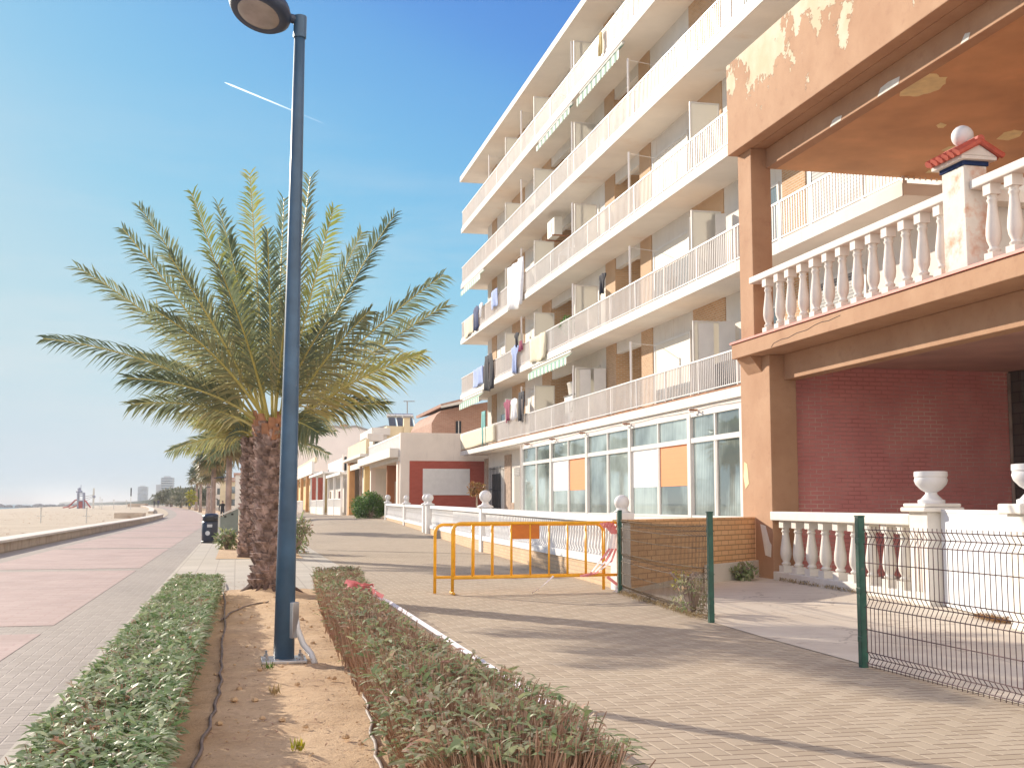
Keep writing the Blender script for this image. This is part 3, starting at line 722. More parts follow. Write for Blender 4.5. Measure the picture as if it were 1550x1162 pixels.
for k in range(14):
    t_=k/13; y=13.6+(6.6-13.6)*t_; z=.34-.06*math.sin(math.pi*t_)-.04*t_; pts.append((1.517*(1.45-z)+.035,y,z))
ribbon(m,pts,.042,Vector((1,0,.55)))
tag(m.build('barrier_tape',M['tapew']),'pale pink and white plastic tape stretched tight along the walkway side of the twiggy hedge','tape')
def knot(c,n,r,mt,lab,hang=0.0,nm='tape_knot'):
    m=MB()
    for _ in range(n):
        a=rnd.uniform(0,6.28); p0=Vector(c)+Vector((rnd.gauss(0,.02),rnd.gauss(0,.02),rnd.gauss(0,.02))); d=Vector((math.cos(a),math.sin(a),rnd.uniform(-.2,.8))).normalized()
        pts=[p0+d*r*q*rnd.uniform(.8,1.2)+Vector((rnd.gauss(0,.012),rnd.gauss(0,.012),-hang*q*q-.35*r*q*q)) for q in (0,.35,.7,1)]
        ribbon(m,pts,.05,Vector((rnd.gauss(0,1),rnd.gauss(0,1),rnd.gauss(0,1))),.35)
    return tag(m.build(nm,M[mt]),lab,'tape')
knot(Vector((1.40,13.65,.50)),20,.20,'tapep','crumpled knot of pink and white tape on top of the twiggy hedge')
m=MB()
for off in (0,.04,-.05):
    P=[atG(548+off*60,968,.40),atG(553+off*90,985,.30),atG(560,1003,.2),atG(570+off*70,1015,.12),atG(574+off*90,1020,.06)]
    ribbon(m,[q+Vector((-.06,off,0)) for q in P],.04,Vector((0,1,.2)),.4)
tag(m.build('tape_strand',M['tapep']),'torn pink tape strands hanging down the soil side of the twiggy hedge','tape')
# ------------------------------------------------------------------ palms
def bez(a,b,c,t): return a*(1-t)**2+b*2*t*(1-t)+c*t*t
def frond(par,p0,tip,lift,mat,rg,npair=52,ll=.42,lw=.030,drop=.25,rr=.03,name='frond'):
    L=(tip-p0).length; mid=p0+(tip-p0)*.42+Vector((0,0,lift*L))
    m=MB(); P=[bez(p0,mid,tip,k/12) for k in range(13)]
    m.cm=1; m.tube(P,[rr*(1-.85*(k/12))+.003 for k in range(13)],5); m.cm=0
    side0=(tip-p0).cross(Vector((0,0,1)))
    vw=(p0-CAM).normalized(); alt=(tip-p0).cross(vw)
    if alt.length>.2*L and alt.z*0==0:
        if side0.dot(alt)<0: alt=-alt
        side0=side0*.45+alt*.8
    side0=side0.normalized() if side0.length>.05*L else Vector((rg.uniform(-1,1),rg.uniform(-1,1),0)).normalized()
    roll=rg.uniform(-.5,.5); base=rg.uniform(.0,.42)
    for k in range(npair):
        t=.20+.80*(k+rg.uniform(-.3,.3))/npair; t=min(.995,t)
        p=bez(p0,mid,tip,t); tg=(bez(p0,mid,tip,min(1,t+.02))-bez(p0,mid,tip,t-.02)).normalized()
        s=(side0-tg*side0.dot(tg)).normalized(); n=s.cross(tg).normalized()
        if n.z<0: n=-n
        q=Matrix.Rotation(roll,3,tg); s=q@s; n=q@n
        l=ll*(.55+.75*math.sin(math.pi*min(1,.10+.80*t))**.8)*(1-.35*t**4)*rg.uniform(.65,1.15)
        ang=R(50-20*t+rg.uniform(-8,8))
        for sg in (-1,1):
            if rg.random()<.05: continue
            d=(tg*math.cos(ang)+s*sg*math.sin(ang)+n*rg.uniform(.22,.42)).normalized()
            g=Vector((0,0,-drop*l*rg.uniform(.6,1.2)))
            e1=p+d*l*.5+g*.25; e2=p+d*l+g
            w=lw*.5*rg.uniform(.8,1.15); o=d.cross(n); o=o.normalized()*w
            tv=min(1,max(0,base+rg.gauss(0,.12)+.5*(1-t)**1.3))  # yellower near the stalk; light passing through the crown is tinted in
            m.add([p-o*.5,p+o*.5,e1+o,e1-o,e2],[(0,1,2,3),(3,2,4)],uv=(tv,.5))
    return m.build(name,[mat,M['rachis']],par)
def trunk(par,base,h,r0,r1,nb,rg,flare=.1):
    m=MB(); pr=[]
    for k in range(15):
        t=k/14; pr.append((r0+(r1-r0)*t+flare*math.exp(-t*h/.18)-.05,h*t-.06))
    m.lathe(pr,base,18); m.build('trunk',M['bark'],par,smooth=True)
    b=MB()
    for k in range(nb):   # old leaf bases in rising spirals
        t=(k+.5)/nb; a=k*2.39996+rg.uniform(-.12,.12); z=h*t**.98; rr=r0+(r1-r0)*t+flare*.8*math.exp(-z/.18)-.055
        o=Vector((math.cos(a),math.sin(a),0)); s=Vector((-o.y,o.x,0)); p=Vector(base)+o*rr+Vector((0,0,z))
        w=rg.uniform(.06,.10); hh=rg.uniform(.12,.21); d=rg.uniform(.06,.145)
        v=[p-s*w-o*.03,p+s*w-o*.03,p+s*w*.95+o*.02+Vector((0,0,hh*.2)),p-s*w*.95+o*.02+Vector((0,0,hh*.2)),
           p-s*w*.62+o*d+Vector((0,0,hh)),p+s*w*.62+o*d+Vector((0,0,hh)),p+s*w*.6+o*(d-.035)+Vector((0,0,hh*1.04)),p-s*w*.6+o*(d-.035)+Vector((0,0,hh*1.04)),p-s*w-o*.04+Vector((0,0,hh)),p+s*w-o*.04+Vector((0,0,hh))]
        b.add(v,[(0,1,2,3),(3,2,5,4),(4,5,6,7),(7,6,9,8),(0,3,4,7,8),(1,9,6,5,2)])
    b.build('leaf_bases',M['boot'],par)
rg=random.Random(11)
pb=Vector((.56,19.6,.04)); t=thing('date_palm','young date palm with spreading feathery crown in the planter just behind the blue lamp','palm tree',pb)
trunk(t,pb,2.55,.255,.29,330,rg,.10)
m=MB()
for k in range(60):   # fibrous roots at the foot
    a=rg.uniform(0,6.28); o=Vector((math.cos(a),math.sin(a),0)); l=rg.uniform(.12,.3)
    m.tube([pb+o*.26+Vector((0,0,rg.uniform(.08,.2))),pb+o*(.26+l*.6)+Vector((0,0,.06)),pb+o*(.26+l)+Vector((0,0,.0))],[.03,.022,.008],5)
m.build('root_flare',M['bark'],t)
cb=pb+Vector((0,0,2.62))
m=MB()
for k in range(26):   # cut leaf stalks under the crown
    a=k*2.39996; o=Vector((math.cos(a),math.sin(a),0)); s=Vector((-o.y,o.x,0)); p=cb+o*.24+Vector((0,0,-.22+.012*k))
    e=p+o*.11+Vector((0,0,.20)); m.add([p-s*.07,p+s*.07,p+s*.07+o*.05,p-s*.07+o*.05,e-s*.045,e+s*.045,e+s*.045-o*.04,e-s*.045-o*.04],[(0,1,2,3),(3,2,5,4),(4,5,6,7),(0,3,4,7),(1,6,5,2)])
m.build('cut_stalks',M['bootcut'],t)
tips=[(65,512,0),(118,405,.5),(185,345,-.5),(210,312,.8),(290,292,-.3),(378,262,0),(470,268,.6),(505,315,-.8),(597,325,.3),(672,415,-.3),(676,462,.6),(640,535,-.6),(583,612,.3),(482,655,-1.0),(198,612,.4),(192,572,-.6),(205,540,1.2),(330,310,1.6),(430,300,1.7),(548,350,1.5),(255,385,-1.7),(330,400,-2.3),(560,470,-1.9),(235,470,-1.9),(405,350,-1.3),(440,430,-2.9),(500,520,2.4),(300,470,2.6),(500,480,-2.6),(420,500,2.8),(345,360,.2)]
for i,(px,py,dy) in enumerate(tips):
    tp=atY(px,py,pb.y+dy); a=rg.uniform(0,6.28)
    d=(tp-cb); d.z=0; d=d.normalized() if d.length>.2 else Vector((math.cos(a),math.sin(a),0))
    st=cb+d*.14+Vector((0,0,rg.uniform(-.1,.12)))
    flat=1-abs((tp-cb).normalized().z)
    frond(t,st,tp,.05+.15*flat+rg.uniform(-.02,.03),M['frondy'] if rg.random()<.12 else M['frond'],rg,npair=84,ll=.47,drop=.34+.18*flat,lw=.028,rr=.024)
# second date palm, partly hidden behind the first
pb2=Vector((.44,33.2,.02)); t=thing('date_palm','second date palm with drooping yellow green fronds, half hidden behind the nearer palm','palm tree',pb2)
trunk(t,pb2,3.15,.33,.35,260,rg,.16)
cb2=pb2+Vector((0,0,3.2))
for k in range(34):
    a=k*2.39996; el=[.95,.6,.3,.05,-.2][k%5]+rg.uniform(-.1,.1); L=rg.uniform(1.8,2.45)
    d=Vector((math.cos(a)*math.cos(el),math.sin(a)*math.cos(el),math.sin(el)))
    o=Vector((math.cos(a),math.sin(a),0))
    tp=cb2+d*L; 
    if tp.z>cb2.z+.75: tp.z=cb2.z+.75-.25*rg.random()
    frond(t,cb2+o*.16,tp,.16,M['frondy'] if k%3==0 else M['frond'],rg,npair=46,ll=.40,lw=.034,drop=.45)
# fan palms along the promenade
def fanpalm(name,lab,base,h,r,nf,cr,seed,skirt=True):
    rg=random.Random(seed); t=thing(name,lab,'palm tree',base,'fan palms in a row along the promenade')
    m=MB(); m.lathe([(r*1.5,-.1),(r*1.15,.3),(r,1.0),(r*.92,h*.6),(r*.95,h-.2),(r*.6,h)],base,10); m.build('trunk',M['barkt'],t,smooth=True)
    m=MB(); c=Vector(base)+Vector((0,0,h))
    for k in range(nf):
        a=k*2.39996; el=1.25-2.15*(k/nf)+rg.uniform(-.12,.12); o=Vector((math.cos(a)*math.cos(el),math.sin(a)*math.cos(el),math.sin(el)))
        hub=c+o*cr*.5; m.cm=1; m.tube([c,hub],[.03,.02],4,False); m.cm=0
        u=o.cross(Vector((0,0,1))); u=u.normalized() if u.length>.05 else Vector((1,0,0)); v=u.cross(o); tv=rg.random()*.6+(.4 if el<-.3 else 0)
        for b in range(11):
            an=R(-78+156*b/10); d=o*math.cos(an)+u*math.sin(an); l=cr*.62*rg.uniform(.85,1.1)*(1-.18*abs(an))
            w=u*math.cos(an)*.05*cr-o*math.sin(an)*.05*cr; g=Vector((0,0,-l*rg.uniform(.12,.35)))
            m.add([hub-w*.3,hub+w*.3,hub+d*l*.6+w+g*.3,hub+d*l*.6-w+g*.3,hub+d*l+g],[(0,1,2,3),(3,2,4)],uv=(min(1,tv+rg.uniform(-.1,.1)),.5))
    m.build('crown',[M['fan'],M['rachis']],t)
    if skirt:
        m=MB()
        for k in range(90):
            a=rg.uniform(0,6.28); o=Vector((math.cos(a),math.sin(a),0)); z=-rg.uniform(.1,.25*h*.5); p=c+o*r+Vector((0,0,z)); 
            m.leaf(p,o*.45+Vector((0,0,-.9)),o,rg.uniform(.4,.8),.12,rg.uniform(.6,1),.1)
        m.build('dead_skirt',M['dry'],t)
    return t
FL='tall fan palm with brown trunk in the row along the promenade'
y0=64.0; b0=Vector((.0+ex(y0)+shift(y0),y0,gz(.4,y0))); P0=fanpalm('fan_palm',FL,b0,4.9,.17,46,1.75,21)
b1=Vector((-.1+ex(113)+shift(113),113,gz(.4,113))); P1=fanpalm('fan_palm',FL,b1,5.3,.18,46,1.75,22)
for k,(y,sc,dx) in enumerate(((88,1.0,-.1),(103,1.02,.1),(129,1.05,.1),(146,1.04,-.1),(164,1.08,.15),(184,1.1,-.2),(206,1.12,0))):
    X=-.1+dx+ex(y); dup((P0,P1)[k%2],(X+shift(y),y,gz(X,y)),rnd.uniform(0,6.28),sc*rnd.uniform(.95,1.05))

# leafy trees and bushes
def clumps(m,c,rx,ry,rz,n,rg,ls=(.25,.5),cl=26,seed=1,low=-.5):
    cs=[]
    for k in range(cl):
        a=rg.uniform(0,6.28); z=rg.uniform(low,1); q=math.sqrt(max(0,1-z*z))*rg.uniform(.55,1)
        cs.append((Vector((c[0]+rx*q*math.cos(a),c[1]+ry*q*math.sin(a),c[2]+rz*z*rg.uniform(.7,1))),rg.uniform(.22,.42),rg.uniform(.1,.8)))
    for _ in range(n):
        q,s,tv=rg.choice(cs); d=Vector((rg.gauss(0,1),rg.gauss(0,1),rg.gauss(0,1))).normalized()
        p=q+Vector((d.x*rx*s,d.y*ry*s,d.z*rz*s))*rg.random()**.45
        dd=(d+Vector((rg.gauss(0,.5),rg.gauss(0,.5),rg.gauss(.1,.5)))).normalized(); l=rg.uniform(*ls)
        m.leaf(p,dd,Vector((rg.gauss(0,.5),rg.gauss(0,.5),1)),l,l*.42,min(1,max(0,tv+rg.gauss(0,.13))),.2)
def tree(name,lab,base,h,rx,rz,seed,mat,group=None,n=1500,ls=(.35,.7)):
    rg=random.Random(seed); t=thing(name,lab,'tree',base,group); b=Vector(base)
    m=MB(); m.tube([b-Vector((0,0,.1)),b+Vector((.1,0,h*.3)),b+Vector((0,.1,h*.55))],[.22,.16,.1],7)
    for k in range(4):
        a=rg.uniform(0,6.28); m.tube([b+Vector((.1,0,h*.3)),b+Vector((math.cos(a)*rx*.35,math.sin(a)*rx*.35,h*.6)),b+Vector((math.cos(a)*rx*.6,math.sin(a)*rx*.6,h*.75))],[.11,.07,.03],5)
    m.build('trunk',M['barkt'],t)
    m=MB(); clumps(m,(b.x,b.y,b.z+h-rz),rx,rx,rz,n,rg,ls); m.build('crown',mat,t); return t
y=215.0; T0=tree('round_tree','greyish green round tree in the row beyond the fan palms',(-1.6+shift(y),y,gz(0,y)),3.7,3.0,1.75,31,M['leaft'],'round trees beyond the fan palms')
for k,(y,dx,sc) in enumerate(((228,-1,.95),(242,1,1.05),(256,-1,1.0),(272,0,1.1),(290,-1,1.1),(312,0,1.1),(338,1,1.15),(366,0,1.15),(400,1,1.2),(440,2,1.25),(490,3,1.3),(550,4,1.4),(620,6,1.5),(700,8,1.6))):
    dup(T0,(-1+dx+shift(y),y,gz(0,y)),rnd.uniform(0,6.28),sc)
def bush(name,lab,c,rx,ry,rz,n,mat,seed,ls=(.08,.16),cat='bush',cl=40):
    rg=random.Random(seed); t=thing(name,lab,cat,(c[0],c[1],c[2]-rz)); m=MB(); b=Vector(c)-Vector((0,0,rz))
    for k in range(14):
        a=rg.uniform(0,6.28); m.tube([b,b+Vector((math.cos(a)*rx*.4,math.sin(a)*ry*.4,rz)),b+Vector((math.cos(a)*rx*.8,math.sin(a)*ry*.8,rz*1.6))],[.03,.02,.008],5)
    m.build('stems',M['barkt'],t); m=MB(); clumps(m,c,rx,ry,rz,n,rg,ls,cl,low=-.85); m.build('foliage',mat,t); return t
bc=atY(560,768.5,78); bush('round_bush','dense round green bush at the far end of the white balustrade',(bc.x,78,bc.z),1.12,1.0,.86,5600,M['leafb'],41,(.09,.19),cl=70)
p=atG(346,826,.02); bush('small_shrub','small ragged shrub at the foot of the grey green container',(p.x-.05,38.9,.30),.30,.30,.30,380,M['leafd'],42,(.1,.2))
bush('small_shrub','dry brownish shrub to the right of the palms beside the paved walkway',(1.75,35.6,.50),.48,.5,.50,700,M['leafd'],43,(.08,.18))
bush('low_shrub','low dark shrub behind the nearer palm at the bed edge',(1.15,34.3,.40),.4,.4,.40,420,M['leafb'],46,(.08,.18))
q=atY(289.5,752,150); bush('yellow_shrub','bright yellow leaved shrub among the fan palm trunks',(q.x,150,q.z-.1),.6,.6,.9,260,M['leafy'],44,(.2,.4))

# ------------------------------------------------------------------ bins, people
bq=Vector((-.91,45.6,.014)); t=thing('litter_bin','dark navy rounded litter bin with a hooded top on the promenade edge','litter bin',bq)
m=MB(); m.lathe([(.27,0),(.315,.05),(.325,.4),(.315,.72),(.29,.80)],bq,24); bd=m.build('body',M['navy'],t,smooth=True,bevel=.0)
m=MB(); m.lathe([(.30,.80),(.305,.95),(.28,1.02),(.18,1.07),(.02,1.08)],bq,24); hdv=m.build('hood',M['navy'],t,smooth=True)
m=MB(); m.box(bq.x-.20,bq.x+.12,bq.y-.325,bq.y-.28,bq.z+.80,bq.z+.95); m.build('opening',M['black'],t)
m=MB(); m.lathe([(.33,0.0),(.335,.04),(.32,.08)],bq,24); m.build('foot_ring',M['black'],t,smooth=True)
m=MB(); m.lathe([(.085,0),(.085,.01)],(0,0,0),14); v=[(bq.x-.10+a,bq.y-.325-c,bq.z+.36+b) for a,b,c in m.v]; m.v=v; m.build('label',M['binmark'],bd)
m=MB(); m.box(bq.x-.12,bq.x+.06,bq.y-.338,bq.y-.30,bq.z+.58,bq.z+.68); m.build('label',M['binmark'],bd)
cq=Vector((-.25,40.0,.02)); t=thing('collection_container','grey green metal container with slanting lid on pale legs beside the bin','container',cq)
z0=.44
m=MB(); m.ext([(-.50,39.8,z0),(.07,39.8,z0),(.07,39.8,1.30),(-.50,39.8,1.02)],(0,.5,0)); m.build('body',M['greygreen'],t,bevel=.01)
m=MB(); m.ext([(-.56,39.76,1.03),(.13,39.76,1.345),(.13,39.76,1.39),(-.56,39.76,1.075)],(0,.58,0)); m.build('lid',M['palegrey'],t)
m=MB(); m.box(-.57,-.50,39.83,40.2,z0-.05,1.02); m.build('side_panel',M['palegrey'],t)
for x in (-.53,.13): 
    m=MB(); m.box(x-.035,x+.035,39.95,40.02,-.05,1.3 if x>0 else .44); m.build('leg',M['palegrey'],t)
for x in (-.38,-.16): m=MB(); m.box(x,x+.07,39.78,39.80,.97+.2*(x+.5)/.6,1.0+.2*(x+.5)/.6+.02); m.build('catch',M['black'],t)
def person(lab,base,hgt,phase,top,bottom,bag=False):
    t=thing('person',lab,'person',base); s=hgt/1.75; b=Vector(base)
    def V(x,y,z): return b+Vector((x*s,y*s,z*s))
    joints=[('pel',(0,0,.95),(.155,.11)),('wai',(0,.01,1.10),(.145,.10)),('che',(0,.0,1.30),(.185,.12)),('sho',(0,-.02,1.45),(.13,.09)),('nec',(0,.0,1.53),(.058,.058)),('hea',(0,.03,1.63),(.085,.095)),('top',(0,.03,1.72),(.06,.065)),
      ('hl',(-.095,0,.90),(.095,.095)),('kl',(-.10,.14*phase,.50),(.065,.065)),('al',(-.10,-.02+.16*phase,.09),(.042,.042)),('tl',(-.11,.12+.16*phase,.035),(.036,.03)),
      ('hr',(.095,0,.90),(.095,.095)),('kr',(.10,-.02-.10*phase,.50),(.065,.065)),('ar',(.10,-.20*phase,.12),(.042,.042)),('tr',(.11,.12-.20*phase,.05),(.036,.03)),
      ('sl',(-.20,-.01,1.42),(.065,.065)),('el',(-.27,-.06*phase,1.15),(.047,.047)),('wl',(-.27,.10-.1*phase,.92),(.032,.032)),('fl',(-.26,.13-.1*phase,.82),(.034,.02)),
      ('sr',(.20,-.01,1.42),(.065,.065)),('er',(.27,.03*phase,1.15),(.047,.047)),('wr',(.27,.12*phase,.92),(.032,.032)),('fr',(.26,.15*phase,.82),(.034,.02))]
    ix={j[0]:i for i,j in enumerate(joints)}
    ed=[('pel','wai'),('wai','che'),('che','sho'),('sho','nec'),('nec','hea'),('hea','top'),('pel','hl'),('hl','kl'),('kl','al'),('al','tl'),('pel','hr'),('hr','kr'),('kr','ar'),('ar','tr'),('che','sl'),('sl','el'),('el','wl'),('wl','fl'),('che','sr'),('sr','er'),('er','wr'),('wr','fr')]
    me=bpy.data.meshes.new('body'); me.from_pydata([(x*s,y*s,z*s) for _,(x,y,z),_ in joints],[(ix[a],ix[c]) for a,c in ed],[])
    o=bpy.data.objects.new('body',me); COL.objects.link(o); o.parent=t
    md=o.modifiers.new('skin','SKIN'); sv=me.skin_vertices[0].data
    for i,(_,_,r) in enumerate(joints): sv[i].radius=(r[0]*s,r[1]*s)
    sv[0].use_root=True; o.modifiers.new('sub','SUBSURF').levels=1; o.modifiers[-1].render_levels=2
    # one continuous body; cloth, trousers, skin and hair are told apart by height on the figure
    mt,nt,bs=newmat('clothed_figure'); tc=nd(nt,'ShaderNodeTexCoord'); sp=nd(nt,'ShaderNodeSeparateXYZ'); lk(nt,tc.outputs['Object'],sp.inputs[0])
    z=sp.outputs[2]; c=mixc(nt,mth(nt,'GREATER_THAN',z,.93*s),bottom,top); c=mixc(nt,mth(nt,'GREATER_THAN',z,1.50*s),c,(.40,.25,.18)); c=mixc(nt,mth(nt,'GREATER_THAN',z,1.62*s),c,(.05,.045,.045)); c=mixc(nt,mth(nt,'LESS_THAN',z,.07*s),c,(.03,.03,.03))
    lk(nt,c,bs.inputs['Base Color']); bs.inputs['Roughness'].default_value=.9; me.materials.append(mt)
    return t
pm=atY(337,765,98); person('person in dark jacket and dark trousers walking away behind the bin',(pm.x,98,gz(pm.x,98)),1.72,1,(.015,.016,.022),(.04,.045,.06))
m=MB(); m.box(pm.x-.60,pm.x-.33,97.9,98.1,.28,.72); tag(m.build('shopping_bag',M['c_white'],bevel=.03),'pale shopping bag carried beside the dark clothed walker','bag')
for px,lab,ph,top,h in ((233.5,'distant person in black at the left of a walking pair',1,(.02,.02,.025),1.66),(239.5,'distant person in navy at the right of a walking pair',-1,(.03,.04,.10),1.74)):
    q=atY(px,764,268); person(lab,(q.x,268,gz(-9,268)),h,ph,top,(.03,.03,.05))
for px,yy in ((348,70),(325,112)):
    q=atY(px,740,yy); b=Vector((q.x,yy,gz(q.x,yy))); t=thing('street_lamp',('thin far street lamp beside the fan palms, nearer of two' if yy<100 else 'thin far street lamp beside the fan palms, farther of two'),'street lamp',b)
    m=MB(); m.tube([b,b+Vector((0,0,2.9))],[.04,.028],8); m.build('pole',M['lamp'],t); m=MB(); m.tube([b+Vector((0,0,2.9)),b+Vector((-.5,0,2.95)),b+Vector((-.9,0,2.9))],[.02,.035,.025],8); m.build('lamp_head',M['lamphead'],t)
# ------------------------------------------------------------------ crowd barriers
def barrier(lab,a,b,h,nb,plate,foot):
    a=Vector(a);b=Vector(b); d=(b-a); L=d.length; u=d/L; n=Vector((-u.y,u.x,0)); up=Vector((0,0,1))
    t=thing('crowd_barrier',lab,'barrier',a,'yellow crowd barriers'); r=.026
    m=MB(); rad=.14; P=[a+up*.0,a+up*(h-rad)]
    for k in range(1,6): q=k/6*math.pi/2; P.append(a+u*(rad-rad*math.cos(q))+up*(h-rad+rad*math.sin(q)))
    P.append(a+u*rad+up*h); P.append(b-u*rad+up*h)
    for k in range(1,6): q=k/6*math.pi/2; P.append(b-u*(rad-rad*math.sin(q))+up*(h-rad+rad*math.cos(q)))
    P+= [b+up*(h-rad),b+up*.0]; m.tube(P,r,10); m.tube([a+up*.255,b+up*.255],r*.95,10)
    m.build('frame',M['yellow'],t,smooth=True)
    for k in range(1,nb+1):
        p=a+u*L*k/(nb+1); m=MB(); m.tube([p+up*.26,p+up*(h-.005)],.0155,8); m.build('bar',M['yellow'],t,smooth=True)
    if foot:
        m=MB(); m.tube([a-n*.20+up*.02-u*.03,a+n*.20+up*.02+u*.03],.022,8); m.build('foot',M['yellow'],t,smooth=True)
        m=MB(); m.tube([b-n*.20+up*.02,b+n*.20+up*.02],.022,8); m.build('foot',M['yellow'],t,smooth=True)
    if plate:
        p=a+u*L*plate; m=MB(); m.obox(p+up*(h-.135),u,n,up,.24,.006,.125); m.build('plate',M['orangep'],t)
    return t
barrier('rear yellow crowd barrier without feet, its left end leg farther left',(3.15,19.22,.01),(6.08,19.48,.01),1.10,8,0,False)
barrier('front yellow crowd barrier with an orange plate under its top rail',(3.40,19.0,.01),(6.36,19.30,.01),1.125,8,.418,True)
m=MB()
for k,(dx,w) in enumerate(((0,.05),(.05,.04),(-.05,.045))):
    P=[Vector((6.05+dx,19.22,1.14)),Vector((6.20+dx,19.18,.95)),Vector((6.16+dx,19.17,.72)),Vector((6.02+dx*2,19.15,.50)),Vector((5.80+dx,19.15,.30)),Vector((5.62+dx,19.15,.26))]; ribbon(m,P,w,Vector((1,.2,.2)),.45)
P=[Vector((6.05,19.18,.24)),Vector((6.2,19.15,.12)),Vector((6.3,19.1,.03))]; ribbon(m,P,.05,Vector((1,0,.3)),.5)
for k in range(3): ribbon(m,[Vector((5.95+.1*k,19.21,1.13)),Vector((6.0+.1*k,19.17,1.05)),Vector((6.1+.08*k,19.2,1.14))],.045,Vector((0,.5,1)),.6)
tag(m.build('barrier_tape',M['tapep']),'torn pink and white tape tangled around the right end of the yellow barriers','tape')
knot((6.22,19.0,.05),14,.16,'tapew','crumpled heap of pale tape on the paving at the right barrier leg')
m=MB(); ribbon(m,[Vector((5.10,19.1,.27)),Vector((4.98,19.05,.18)),Vector((4.82,18.95,.08)),Vector((4.68,18.85,.02))],.035,Vector((1,0,.4)),.3)
tag(m.build('tape_end',M['tapew']),'loose pale tape end trailing from the lower rail of the yellow barrier to the ground','tape')

# ------------------------------------------------------------------ green mesh fences
def fence(lab,posts,p,q,h,step,mt,sag=0.0,wr=.0032):
    t=thing('mesh_fence',lab,'fence',(posts[0][0],posts[0][1],0))
    for (x,y,ph) in posts:
        m=MB(); m.box(x-.033,x+.033,y-.033,y+.033,-.05,ph); po=m.build('post',M['green'],t,bevel=.006)
        m=MB(); m.box(x-.036,x+.036,y-.036,y+.036,ph,ph+.015); m.build('cap',M['green'],po,bevel=.004)
        for z in (.25,.68,1.12):
            m=MB(); m.box(x-.042,x-.030,y-.05,y+.02,z-.025,z+.025); m.build('clamp',M['green'],po,bevel=.003)
    a=Vector(p);b=Vector(q); u=(b-a); L=u.length; u/=L; n=Vector((-u.y,u.x,0))
    prof=[(0,.02),(0,.05),(.035,.10),(0,.15),(0,.35),(0,.55),(.035,.62),(0,.69),(0,.95),(0,1.12),(.035,1.185),(0,1.25),(0,1.28)]
    m=MB(); k=0; s=.02
    def off(s): return -sag*math.sin(math.pi*s/L)
    while s<L-.01:
        g=off(s); m.tube([a+u*s+n*(o+.03*g*6)+Vector((0,0,z*h/1.28+g)) for o,z in prof],wr,4,False); s+=step
    for o,z in ((0,.05),(.035,.10),(0,.15),(0,.35),(0,.55),(.035,.62),(0,.69),(0,.95),(0,1.12),(.035,1.185),(0,1.25)):
        m.tube([a+u*(L*i/12)+n*o+Vector((0,0,z*h/1.28+off(L*i/12))) for i in range(13)],wr*1.1,4,False)
    m.build('wire_mesh',M[mt],t); return t
fence('green mesh fence with rusty sagging wire in front of the orange brick terrace wall',[(6.15,18.80,1.33),(5.70,13.86,1.34)],(6.15,18.74,0),(5.74,13.92,0),1.20,.062,'wireg',.03,.0050)
fence('green mesh fence whose wire panel runs out of view before the white gate',[(5.47,9.80,1.33),(5.44,6.6,1.33)],(5.47,9.74,0),(5.44,6.66,0),1.25,.068,'wire',.0,.0040)
bush('flowering_weed','yellow flowered weed growing through the foot of the mesh fence',(5.86,14.9,.24),.20,.34,.24,420,M['leafd'],51,(.03,.07),'weed',20)
bush('flowering_weed','yellow blossom sprays on the weed by the mesh fence',(5.95,15.4,.42),.22,.38,.16,110,M['leafy'],52,(.02,.045),'weed',20)
bush('dark_weed','dark dry weed at the foot of the ochre pier',(9.42,21.2,.16),.24,.22,.16,260,M['leafd'],53,(.06,.14),'weed',16)
def grassrow(lab,pts,n,hh,mt='dry'):
    m=MB()
    for _ in range(n):
        i=rnd.randrange(len(pts)-1); f=rnd.random(); p=Vector(pts[i])+(Vector(pts[i+1])-Vector(pts[i]))*f+Vector((rnd.gauss(0,.06),rnd.gauss(0,.06),0)); a=rnd.uniform(0,6.28)
        m.leaf(p,Vector((math.cos(a)*.8,math.sin(a)*.8,rnd.uniform(.2,.9))),Vector((0,0,1)),rnd.uniform(.4,1)*hh,.012,rnd.random(),.5)
    return tag(m.build('dry_grass',M[mt]),lab,'dry grass',kind='stuff')
grassrow('dry straw grass along the foot of the white balustrade',[(10.05,20.9,.01),(9.95,19.0,.01),(9.85,17.4,.01)],700,.16)
grassrow('dry grass tuft below the right end of the white gate',[(9.25,13.6,.01),(9.1,12.9,.01)],420,.15,'leafo')
grassrow('dry weeds along the foot of the rusty wire fence panel',[(6.1,18.5,.01),(5.75,14.2,.01)],700,.12)

# ------------------------------------------------------------------ ochre house at the right
t=thing('ochre_house','ochre two storey house with peeling parapet, open porch and balustraded balcony','house',(10,15,0)); HB=t
for y0_,y1_ in ((21.40,22.78),(9.4,10.7)): m=MB(); m.box(10.10,10.66,y0_,y1_,-.05,4.36); m.build('pier',M['ochre'],t,bevel=.012)
m=MB(); m.ext([(9.86,22.4,4.355),(10.098,22.4,4.355),(10.098,22.4,4.05)],(0,-.66,0)); m.build('corbel',M['ochre'],t)
m=MB(); m.box(9.75,16.4,9.0,22.40,4.36,4.655); m.build('floor_slab',M['ochre'],t,bevel=.012)
m=MB(); m.box(9.72,10.2,9.0,22.43,4.657,4.70); m.build('edge_tiles',M['tile_red'],t)
m=MB(); m.box(10.40,10.70,10.7,21.398,3.86,4.358); m.build('porch_beam',M['ochre'],t,bevel=.012)
m=MB(); m.box(10.702,16.1,9.4,21.7,4.18,4.356); m.build('porch_ceiling',M['ceil2'],t)
m=MB(); m.box(10.662,15.62,21.70,21.98,-.05,4.354); m.build('brick_wall',M['brickR'],t)
m=MB(); m.box(15.625,16.4,21.3,22.0,-.05,4.354); m.box(16.2,16.4,9.0,21.298,-.05,4.35); m.build('rear_wall',M['block'],t)
m=MB(); m.tube([(15.60,21.66,0),(15.60,21.66,4.15)],.035,8); m.build('downpipe',M['barkt'],t)
